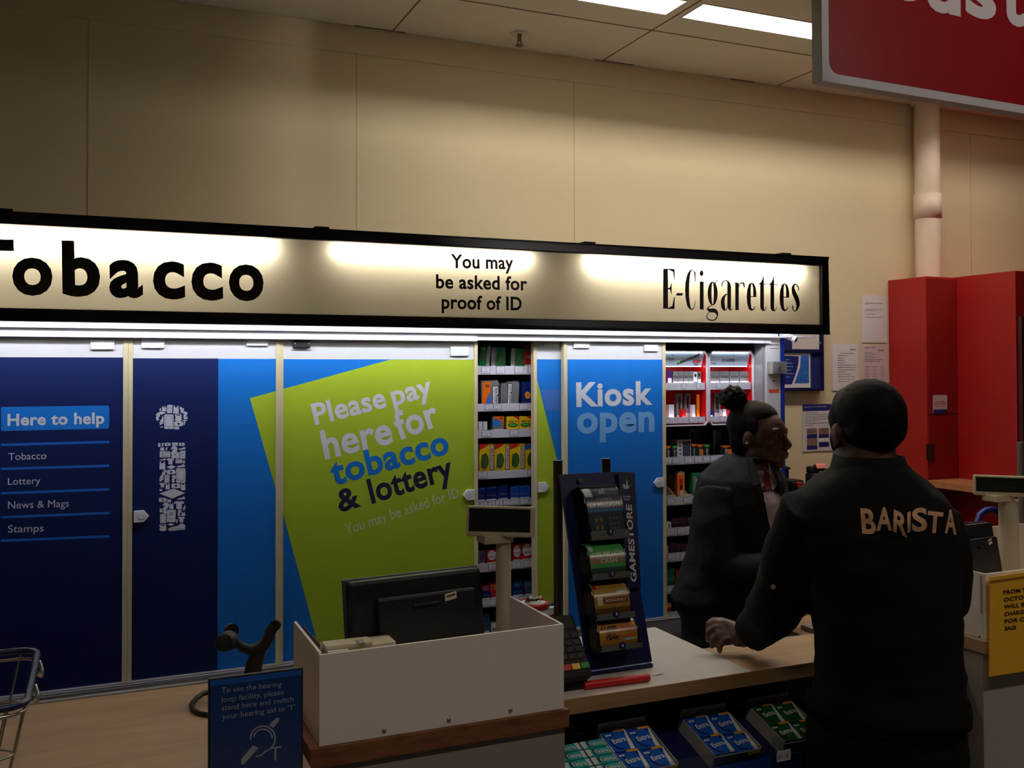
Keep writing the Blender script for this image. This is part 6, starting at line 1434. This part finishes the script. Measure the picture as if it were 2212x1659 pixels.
# fleece
j = MB()
j.loft([mring(1879, 992, 66, .062, .012), mring(1880, 1012, 84, .075), mring(1880, 1036, 120, .092), mring(1881, 1066, 152, .108), mring(1886, 1100, 168, .118), mring(1892, 1150, 172, .123), mring(1899, 1220, 166, .126), mring(1908, 1300, 156, .126), mring(1914, 1380, 150, .124), mring(1917, 1430, 149, .122), mring(1918, 1446, 154, .127), mring(1918, 1462, 150, .124), mring(1919, 1500, 158, .131), mring(1917, 1536, 162, .135)])
LJ = [(1758, 1098, 0, .070), (1730, 1160, .03, .069), (1708, 1220, .07, .067), (1693, 1280, .11, .068), (1668, 1322, .17, .060), (1645, 1350, .235, .053), (1624, 1368, .275, .047)]
j.tube([mp(*p[:3]) for p in LJ], [p[3] for p in LJ], 18)
RJ = [(2006, 1112, 0, .062), (2021, 1170, .0, .067), (2029, 1240, .01, .067), (2030, 1282, .03, .064), (2000, 1310, .1, .055), (1962, 1318, .17, .045)]
j.tube([mp(*p[:3]) for p in RJ], [p[3] for p in RJ], 18)
jm = rumple(remesh(j, .0065, 5), .011, 13); JK = jm.build('fleece_jacket', FLEECE, MAN)
jb = bvh_of(jm)
c_ = MB(); c_.loft([mring(1878, 1016, 82, .074, .005), mring(1877, 1000, 76, .071, .008), mring(1876, 984, 71, .068, .012), mring(1876, 984, 64, .061, .012), mring(1877, 1000, 66, .062, .008), mring(1878, 1016, 72, .066, .005)], cap=False); c_.build('collar', FLEECE, JK)
h_ = MB(); h_.loft([mring(1917, 1500, 162, .134), mring(1917, 1518, 166, .138), mring(1917, 1545, 165, .138), mring(1917, 1545, 158, .132), mring(1917, 1518, 160, .133)], cap=False); h_.build('hem_band', FLEECE, JK)
# lettering across the back, laid on the cloth
BAR = mat('cracked_print', (196, 152, 112), .7, var=.35, scale=120)
def drape(ch, x0, y0, x1, y1, cap, skew=0):
    vs, fs = tdata(ch, .03, skew, 1.0)
    b_ = bmesh.new(); vv = [b_.verts.new(v) for v in vs]
    for f in fs:
        try: b_.faces.new([vv[i] for i in f])
        except ValueError: pass
    bmesh.ops.triangulate(b_, faces=b_.faces[:])
    for _ in range(3):
        es = [e for e in b_.edges if e.calc_length() > .12]
        if es: bmesh.ops.subdivide_edges(b_, edges=es, cuts=1); bmesh.ops.triangulate(b_, faces=[f for f in b_.faces if len(f.verts) > 3])
    b_.verts.index_update(); lo = min(v.co.x for v in b_.verts); hi = max(v.co.x for v in b_.verts)
    out = MB(); P = []; ok = True
    for v in b_.verts:
        u = (v.co.x-lo)/(hi-lo); p = surf(jb, x0+(x1-x0)*u, y0+(y1-y0)*u-cap*v.co.y/CAPH, .0022); P.append(p and p-ray(x0, y0).normalized()*v.co.z)
    F_ = [tuple(q.index for q in f.verts) for f in b_.faces if all(P[q.index] is not None for q in f.verts)]
    out.add([p or V((0, 0, 0)) for p in P], F_); b_.free(); out.build('lettering', BAR, JK)
for ch, x0, y0, x1, y1, cap, sk in (('B', 1858, 1150, 1892, 1153, 54, -.1), ('A', 1893, 1145, 1927, 1144, 50, 0), ('R', 1929, 1146, 1960, 1160, 48, .05), ('I', 1960, 1150, 1967, 1147, 44, 0), ('S', 1970, 1147, 2003, 1145, 50, 0), ('T', 2004, 1148, 2038, 1152, 46, .1), ('A', 2041, 1150, 2066, 1153, 52, 0)):
    drape(ch, x0, y0, x1, y1, cap, sk)
p = surf(jb, 1670, 1268, 0); n_ = -ray(1670, 1268).normalized()
m = MB(); m.cyl(p-n_*.004, p+n_*.0065, .0055, n=16); m.build('button', mat('pale_button', (150, 128, 104), .4), JK)
# trousers and shoes
tr = MB(); tr.loft([mring(1915, 1515, 152, .125), mring(1913, 1560, 160, .13), mring(1912, 1610, 166, .13), mring(1912, 1650, 166, .125)])
for hp_, an in zip(hips, feet):
    f0 = V((hp_.x, hp_.y, 0)); kx = f0+V((0, 0, .47))+fwd*.02
    tr.tube([hp_+V((0, 0, .02)), hp_.lerp(kx, .25), hp_.lerp(kx, .5), kx, kx.lerp(an, .5), an-V((0, 0, .045))], [.098, .094, .084, .068, .062, .06], 16)
rumple(remesh(tr, .008, 4), .009, 12).build('trousers', TROU, MAN)
for an in feet:
    s = MB(); ctr = an-V((0, 0, .088)); lf = V((0, 0, 1)).cross(fwd)
    s.loft([ellring(ctr+fwd*.075, .14, .047, 20, fwd, lf), ellring(ctr+fwd*.075+V((0, 0, .02)), .142, .048, 20, fwd, lf), ellring(ctr+fwd*.06+V((0, 0, .05)), .12, .042, 20, fwd, lf), ellring(ctr+fwd*.01+V((0, 0, .085)), .055, .04, 20, fwd, lf)]); s.build('shoe', SHOE, MAN)

# ------------------------------------------------------------------ shop assistant
E0 = 3.1
def wp(x, y, dd=0): return PD(x, y, E0+dd)
WOM = thing('person', 'woman in charcoal suit with hair bun serving behind the counter, looking right', 'person', (wp(1570, 1380).x, wp(1570, 1380).y, 0))
def wring(cx, y, hw, hd, dd=0, **k): return ellring(wp(cx, y, dd), hw/2092*(E0+dd), hd, **k)
fa = math.radians(50); wf = -FH*math.cos(fa)+RH*math.sin(fa)
wo = wp(1641, 941)
b = MB(); WP_, WR_ = head(b, wo, wf, .93, True)
b.tube([wp(1636, 955, .0), wp(1634, 990, 0), wp(1630, 1025, 0)], [.044, .046, .06], 16)
b.loft([wring(1628, 1035, 52, .1), wring(1604, 1075, 86, .145), wring(1598, 1180, 80, .13), wring(1584, 1260, 84, .13), wring(1572, 1340, 76, .115), wring(1563, 1400, 66, .105)])
WA = [(1548, 1062, -.12, .045), (1546, 1130, -.15, .043), (1552, 1222, -.17, .04), (1600, 1228, -.2, .036), (1660, 1226, -.23, .028), (1690, 1224, -.245, .025)]
b.tube([wp(*p[:3]) for p in WA], [p[3] for p in WA], 14)
WB = [(1632, 1062, .13, .045), (1640, 1140, .13, .043), (1650, 1215, .1, .04), (1700, 1230, .02, .034), (1730, 1240, -.06, .027)]
b.tube([wp(*p[:3]) for p in WB], [p[3] for p in WB], 14)
for a_, b2 in (((1690, 1224, -.245), (1735, 1228, -.26)), ((1730, 1240, -.06), (1760, 1246, -.15))):
    w1 = wp(*a_); k1 = wp(*b2); d1 = (k1-w1).normalized(); s1 = d1.cross(V((0, 0, 1))).normalized(); u1 = s1.cross(d1)
    b.loft([ellring(w1, .024, .015, 14, s1, u1), ellring(k1, .036, .013, 14, s1, u1)])
    for k in range(4):
        q = k1+s1*(-.028+.0187*k); L = (.056, .066, .064, .048)[k]
        finger(b, [q, q+d1*L*.4+u1*.004, q+d1*L*.75-u1*.006, q+d1*L*.9-u1*.018], .0078)
    t1 = w1.lerp(k1, .4)-s1*.028
    finger(b, [t1, t1-s1*.016+d1*.018, t1-s1*.024+d1*.036, t1-s1*.022+d1*.05], .0088)
wh = [wp(1530, 1400, -.06), wp(1590, 1400, .06)]; wfe = []
for h in wh:
    f0 = V((h.x, h.y, 0)); kx = f0+V((0, 0, .44))+wf*.02; an = f0+V((0, 0, .09))
    b.tube([h+V((0, 0, .0)), h.lerp(kx, .5), kx, kx.lerp(an, .35), an], [.066, .06, .05, .046, .034], 14); b.sphere(an+wf*.06-V((0, 0, .05)), (.04, .04, .03)); wfe.append(an)
wb_ = remesh(b, .0040, 3); WBODY = wb_.build('body', SKIN2, WOM); wbv = bvh_of(wb_)
# eyes
for y in (-1, 1):
    m = MB(); c = WP_(.0722, y*.031, .0035); m.sphere(c, .0105, 0, 16, 12); e = m.build('eye', mat('eye_white', (96, 86, 80), .25), WOM)
    m = MB(); d = (WR_ @ V((1, .06, -.02))).normalized(); m.cyl(c+d*.0092, c+d*.0109, .0052, .0046, n=14); m.build('iris', mat('dark_iris', (14, 9, 8), .2), e)
    m = MB(); m.tube([WP_(.086, y*.012, .021), WP_(.0885, y*.024, .026), WP_(.08, y*.042, .0235)], [.0014, .0022, .0012], 6); m.build('eyebrow', HAIR2, WOM)
LIP = mat('lip', (112, 58, 52), .4)
for z, r in ((-.0575, .0042), (-.0685, .0048)):
    m = MB(); m.tube([WP_(.080, -.022, -.062), WP_(.094, -.010, z), WP_(.0965, 0, z-.0005), WP_(.094, .010, z), WP_(.080, .022, -.062)], [.001, r*.55, r*.62, r*.55, .001], 8); m.build('lip', LIP, WOM)
m = MB(); m.sphere(surf(wbv, 1613.5, 957.5, .002), .004, 0, 12, 8); m.build('earring', mat('pearl', (236, 232, 226), .2), WOM)
# painted mark on the cheek
for col, pts in (((60, 62, 56), [(1629, 968), (1636, 969), (1642, 974), (1650, 972), (1650, 973.5), (1642, 976), (1635, 972)]), ((12, 26, 18), [(1630, 970), (1642, 977), (1650, 975), (1650, 980), (1642, 982), (1632, 981)]), ((70, 66, 62), [(1632, 982), (1642, 982.5), (1649, 981.5), (1649, 983), (1640, 984.5)])):
    P = [surf(wbv, x, y, .0006) for x, y in pts]
    if all(P): m = MB(); m.poly(P); m.build('face_paint', mat('face_paint_%d' % col[0], col, .6), WOM)
h = MB()
def HE(c, r): h.sphere(WP_(*c), tuple(q*.93 for q in r), 0, 24, 16, WR_)
HE((-.028, 0, .040), (.090, .079, .0815)); HE((-.046, 0, -.012), (.060, .070, .076)); HE((-.010, 0, .060), (.074, .070, .058))
for y in (-1, 1): HE((-.002, y*.067, .03), (.028, .011, .036))
rumple(remesh(h, .0045, 3), .0012, 80).build('hair', HAIR2, WOM)
h = MB(); h.sphere(wp(1584, 860, .02), (.043, .043, .04), 0, 28, 18); h.sphere(wp(1597, 876, .02), .028, 0)
bn = remesh(h, .004, 1); rumple(rumple(bn, .009, 70), .006, 160); bn.build('hair_bun', HAIR2, WOM)
# shirt, then the open jacket over it
SHIRT = bpy.data.materials.new('striped_shirt'); SHIRT.use_nodes = True; nt = SHIRT.node_tree; bs = nt.nodes['Principled BSDF']
tc = nt.nodes.new('ShaderNodeTexCoord'); wv = nt.nodes.new('ShaderNodeTexWave'); wv.inputs['Scale'].default_value = 55; wv.inputs['Distortion'].default_value = .6; wv.bands_direction = 'X'
cr = nt.nodes.new('ShaderNodeValToRGB'); cr.color_ramp.elements[0].color = lin((150, 126, 140))+(1,); cr.color_ramp.elements[1].color = lin((206, 190, 200))+(1,)
nt.links.new(tc.outputs['Object'], wv.inputs['Vector']); nt.links.new(wv.outputs['Fac'], cr.inputs[0]); nt.links.new(cr.outputs[0], bs.inputs['Base Color']); bs.inputs['Roughness'].default_value = .8
s = MB(); s.loft([wring(1632, 1012, 34, .062), wring(1626, 1030, 50, .085), wring(1604, 1075, 91, .153), wring(1600, 1130, 92, .150), wring(1592, 1200, 90, .14), wring(1582, 1280, 90, .138)])
sm = rumple(remesh(s, .006, 3), .006, 22); sm.build('shirt', SHIRT, WOM)
j = MB()
JR = [(1612, 984, 40, .085), (1607, 1004, 68, .115), (1602, 1030, 91, .15), (1602, 1075, 99, .172), (1598, 1120, 101, .17), (1590, 1180, 102, .158), (1580, 1240, 110, .152), (1568, 1290, 119, .158), (1572, 1330, 104, .158), (1570, 1368, 92, .15)]
j.loft([wring(*r) for r in JR])
j2 = MB(); WJ = [(1546, 1062, -.11, .058), (1541, 1130, -.15, .06), (1551, 1216, -.17, .057), (1575, 1230, -.185, .054), (1630, 1229, -.215, .047), (1684, 1226, -.24, .042)]
j.tube([wp(*p[:3]) for p in WJ], [p[3] for p in WJ], 16)
WJ2 = [(1632, 1062, .13, .058), (1640, 1140, .13, .055), (1650, 1212, .1, .052), (1700, 1228, .02, .046), (1722, 1238, -.04, .042)]
j.tube([wp(*p[:3]) for p in WJ2], [p[3] for p in WJ2], 16)
jm = rumple(remesh(j, .0062, 4), .008, 16)
VEE = [(1624, 990), (1640, 1030), (1650, 1078), (1660, 1125), (1669, 1172), (1676, 1185), (1790, 1190), (1790, 1085), (1697, 1078), (1684, 1040), (1668, 990)]
def inside(x, y, P):
    r = False
    for i in range(len(P)):
        a, b_ = P[i], P[i-1]
        if (a[1] > y) != (b_[1] > y) and x < (b_[0]-a[0])*(y-a[1])/(b_[1]-a[1])+a[0]: r = not r
    return r
def pix(p): v = p-CAM; w = v.dot(C_F); return CX+F_PX*v.dot(C_R)/w, CY-F_PX*v.dot(C_U)/w, w
keep = []
for k, f in enumerate(jm.f):
    c = sum((jm.v[i] for i in f), V())/len(f); x, y, w = pix(c)
    if inside(x, y, VEE) and w < E0+.12: continue
    keep.append(k)
jbv = bvh_of(jm)
jm.f = [jm.f[k] for k in keep]; jm.m = [0]*len(keep); jm.sm = [True]*len(keep)
WJK = jm.build('suit_jacket', SUIT, WOM)
sb = bvh_of(sm)
def plate(pts, nm, mm, par, bv, off=.006, th=.004):
    P = []
    for x, y in pts:
        q = surf(bv, x, y, off)
        if q is None: q = P[-1] if P else wp(x, y, -.1)
        P.append(q)
    d = ray(*pts[0]).normalized()*th; m = MB(); m.prism(P, d); return m.build(nm, mm, par)
SHW = mat('shirt_collar', (196, 182, 190), .7)
plate([(1622, 990), (1630, 996), (1652, 1046), (1642, 1058), (1633, 1035)], 'collar', SHW, WOM, sb, .012)
plate([(1660, 1000), (1668, 1004), (1681, 1046), (1669, 1060), (1662, 1030)], 'collar', SHW, WOM, sb, .012)
plate([(1650, 1006), (1662, 1004), (1666, 1034), (1668, 1056), (1654, 1060), (1651, 1044)], 'neck_scarf', mat('dark_red_scarf', (112, 14, 26), .7), WOM, sb, .009)
plate([(1616, 992), (1626, 1000), (1642, 1044), (1654, 1098), (1668, 1160), (1672, 1180), (1660, 1150), (1640, 1090), (1626, 1050), (1618, 1020)], 'lapel', SUIT, WJK, jbv, .004)
plate([(1664, 1000), (1676, 1010), (1692, 1036), (1702, 1056), (1700, 1082), (1694, 1084), (1684, 1046)], 'lapel', SUIT, WJK, jbv, .004)
t_ = MB(); t_.loft([wring(1570, 1335, 94, .145), wring(1565, 1370, 90, .145), wring(1562, 1410, 86, .14), wring(1560, 1440, 84, .13)])
for h, an in zip(wh, wfe):
    f0 = V((h.x, h.y, 0)); kx = f0+V((0, 0, .44))+wf*.02
    t_.tube([h+V((0, 0, .04)), h.lerp(kx, .5), kx, an-V((0, 0, .045))], [.09, .08, .066, .06], 16)
rumple(remesh(t_, .008, 4), .006, 14).build('trousers', TROU, WOM)
for an in wfe:
    s = MB(); ctr = an-V((0, 0, .088)); lf = V((0, 0, 1)).cross(wf)
    s.loft([ellring(ctr+wf*.065, .125, .042, 20, wf, lf), ellring(ctr+wf*.065+V((0, 0, .02)), .125, .042, 20, wf, lf), ellring(ctr+wf*.05+V((0, 0, .05)), .1, .036, 20, wf, lf), ellring(ctr+V((0, 0, .085)), .05, .036, 20, wf, lf)]); s.build('shoe', SHOE, WOM)

# ================================================================== red hanging sign
zb_ = 2.335
a = PZ(1776, 174.8, zb_); b_ = PZ(2212, 245.4, zb_); c = PZ(1762, 184.5, zb_)
du = (b_-a); du.z = 0; du.normalize(); nn = V((du.y, -du.x, 0))
thk = max(.03, (c-a).dot(-nn))
t = thing('hanging_sign', 'large red store sign in pale frame hanging at top right, cut off by photo edge', 'sign', tuple(a+du*.6-nn*thk/2+V((0, 0, 0))))
SGR = mat('sign_red', (140, 14, 24), .4, spec=.3); SGF = mat('sign_frame', (186, 182, 184), .45); SGW = mat('sign_lettering', (214, 206, 204), .5)
W_, H_ = 1.5, .62
def hs(u, v, d=0): return a+du*u+V((0, 0, v))+nn*d
m = MB(); m.prism([hs(0, 0), hs(W_, 0), hs(W_, H_), hs(0, H_)], -nn*thk); m.build('frame', SGF, t, bevel=.0015)
ins = .022; r = .03
pts = []
for cx, cy, a0 in ((W_-ins-r, H_-ins-r, 0), (ins+r, H_-ins-r, 90), (ins+r, ins+r, 180), (W_-ins-r, ins+r, 270)):
    for k in range(9):
        q = math.radians(a0+90*k/8); pts.append(hs(cx+r*math.cos(q), cy+r*math.sin(q), .0006))
m = MB(); m.poly(pts); m.build('red_face', SGR, t)
m = MB(); m.poly([p-nn*(thk+.0012) for p in reversed(pts)]); m.build('red_face', SGR, t)
# word: bottoms of the letters show; sizes from the s and u
def on_sign(x, y):
    P0 = hs(0, 0, .0006); r_ = ray(x, y); q = CAM+r_*((P0-CAM).dot(nn)/r_.dot(nn)); return q
A = on_sign(1908, -3.5); B = on_sign(2071, 28.5)
up_ = .155
for ch, xa_, ya_, xb_, yb2 in (('C', 1906, -14, 1988, -2), ('u', 2001, 16, 2075, 28), ('s', 2086, 27.5, 2152, 38.5), ('t', 2164, 43, 2216, 54), ('o', 2232, 52, 2312, 66), ('m', 2330, 68, 2440, 88), ('e', 2456, 90, 2530, 104), ('r', 2548, 108, 2600, 118)):
    P = on_sign(xa_, ya_); Q = on_sign(xb_, yb2); m = MB(); m.text(ch, V((P.x, P.y, (P.z+Q.z)/2)), V((Q.x, Q.y, (P.z+Q.z)/2)), up_, n=nn, bold=.035, eps=.0004); m.build('lettering', SGW, t)
for u in (.2, 1.3): m = MB(); m.cyl(hs(u, H_, -thk/2), V((hs(u, 0, -thk/2).x, hs(u, 0, -thk/2).y, ZC-.001)), .003, n=8); m.build('hanger', STEEL, t)

# unseen spotlight, added only to brighten the front of the hanging sign
sp_ = V((2.35, .15, 2.74)); aim = (V((2.02, 1.83, 2.65))-sp_).normalized()
t = thing('added_spotlight', 'unseen white spotlight added in front of the red hanging sign, outside the photo', 'light', (sp_.x, sp_.y, ZC))
m = MB(); m.cyl((sp_.x, sp_.y, ZC-.001), (sp_.x, sp_.y, sp_.z+.03), .008, n=10); m.build('stem', OFFW, t)
m = MB(); m.lathe([(.0, -.09), (.045, -.09), (.055, .03), (.05, .03), (.042, -.02), (0, -.02)], sp_, aim, 24); m.build('head', OFFW, t)
ld = bpy.data.lights.new('spot', 'SPOT'); ld.energy = K_SPOT; ld.color = (1, .9, .84); ld.spot_size = math.radians(39); ld.spot_blend = .4; ld.shadow_soft_size = .04
lo = bpy.data.objects.new('lamp', ld); COL.objects.link(lo); lo.parent = t; WM[lo] = WM[t]
lo.matrix_local = WM[t].inverted() @ (Matrix.Translation(sp_+aim*.04) @ aim.to_track_quat('-Z', 'Y').to_matrix().to_4x4())
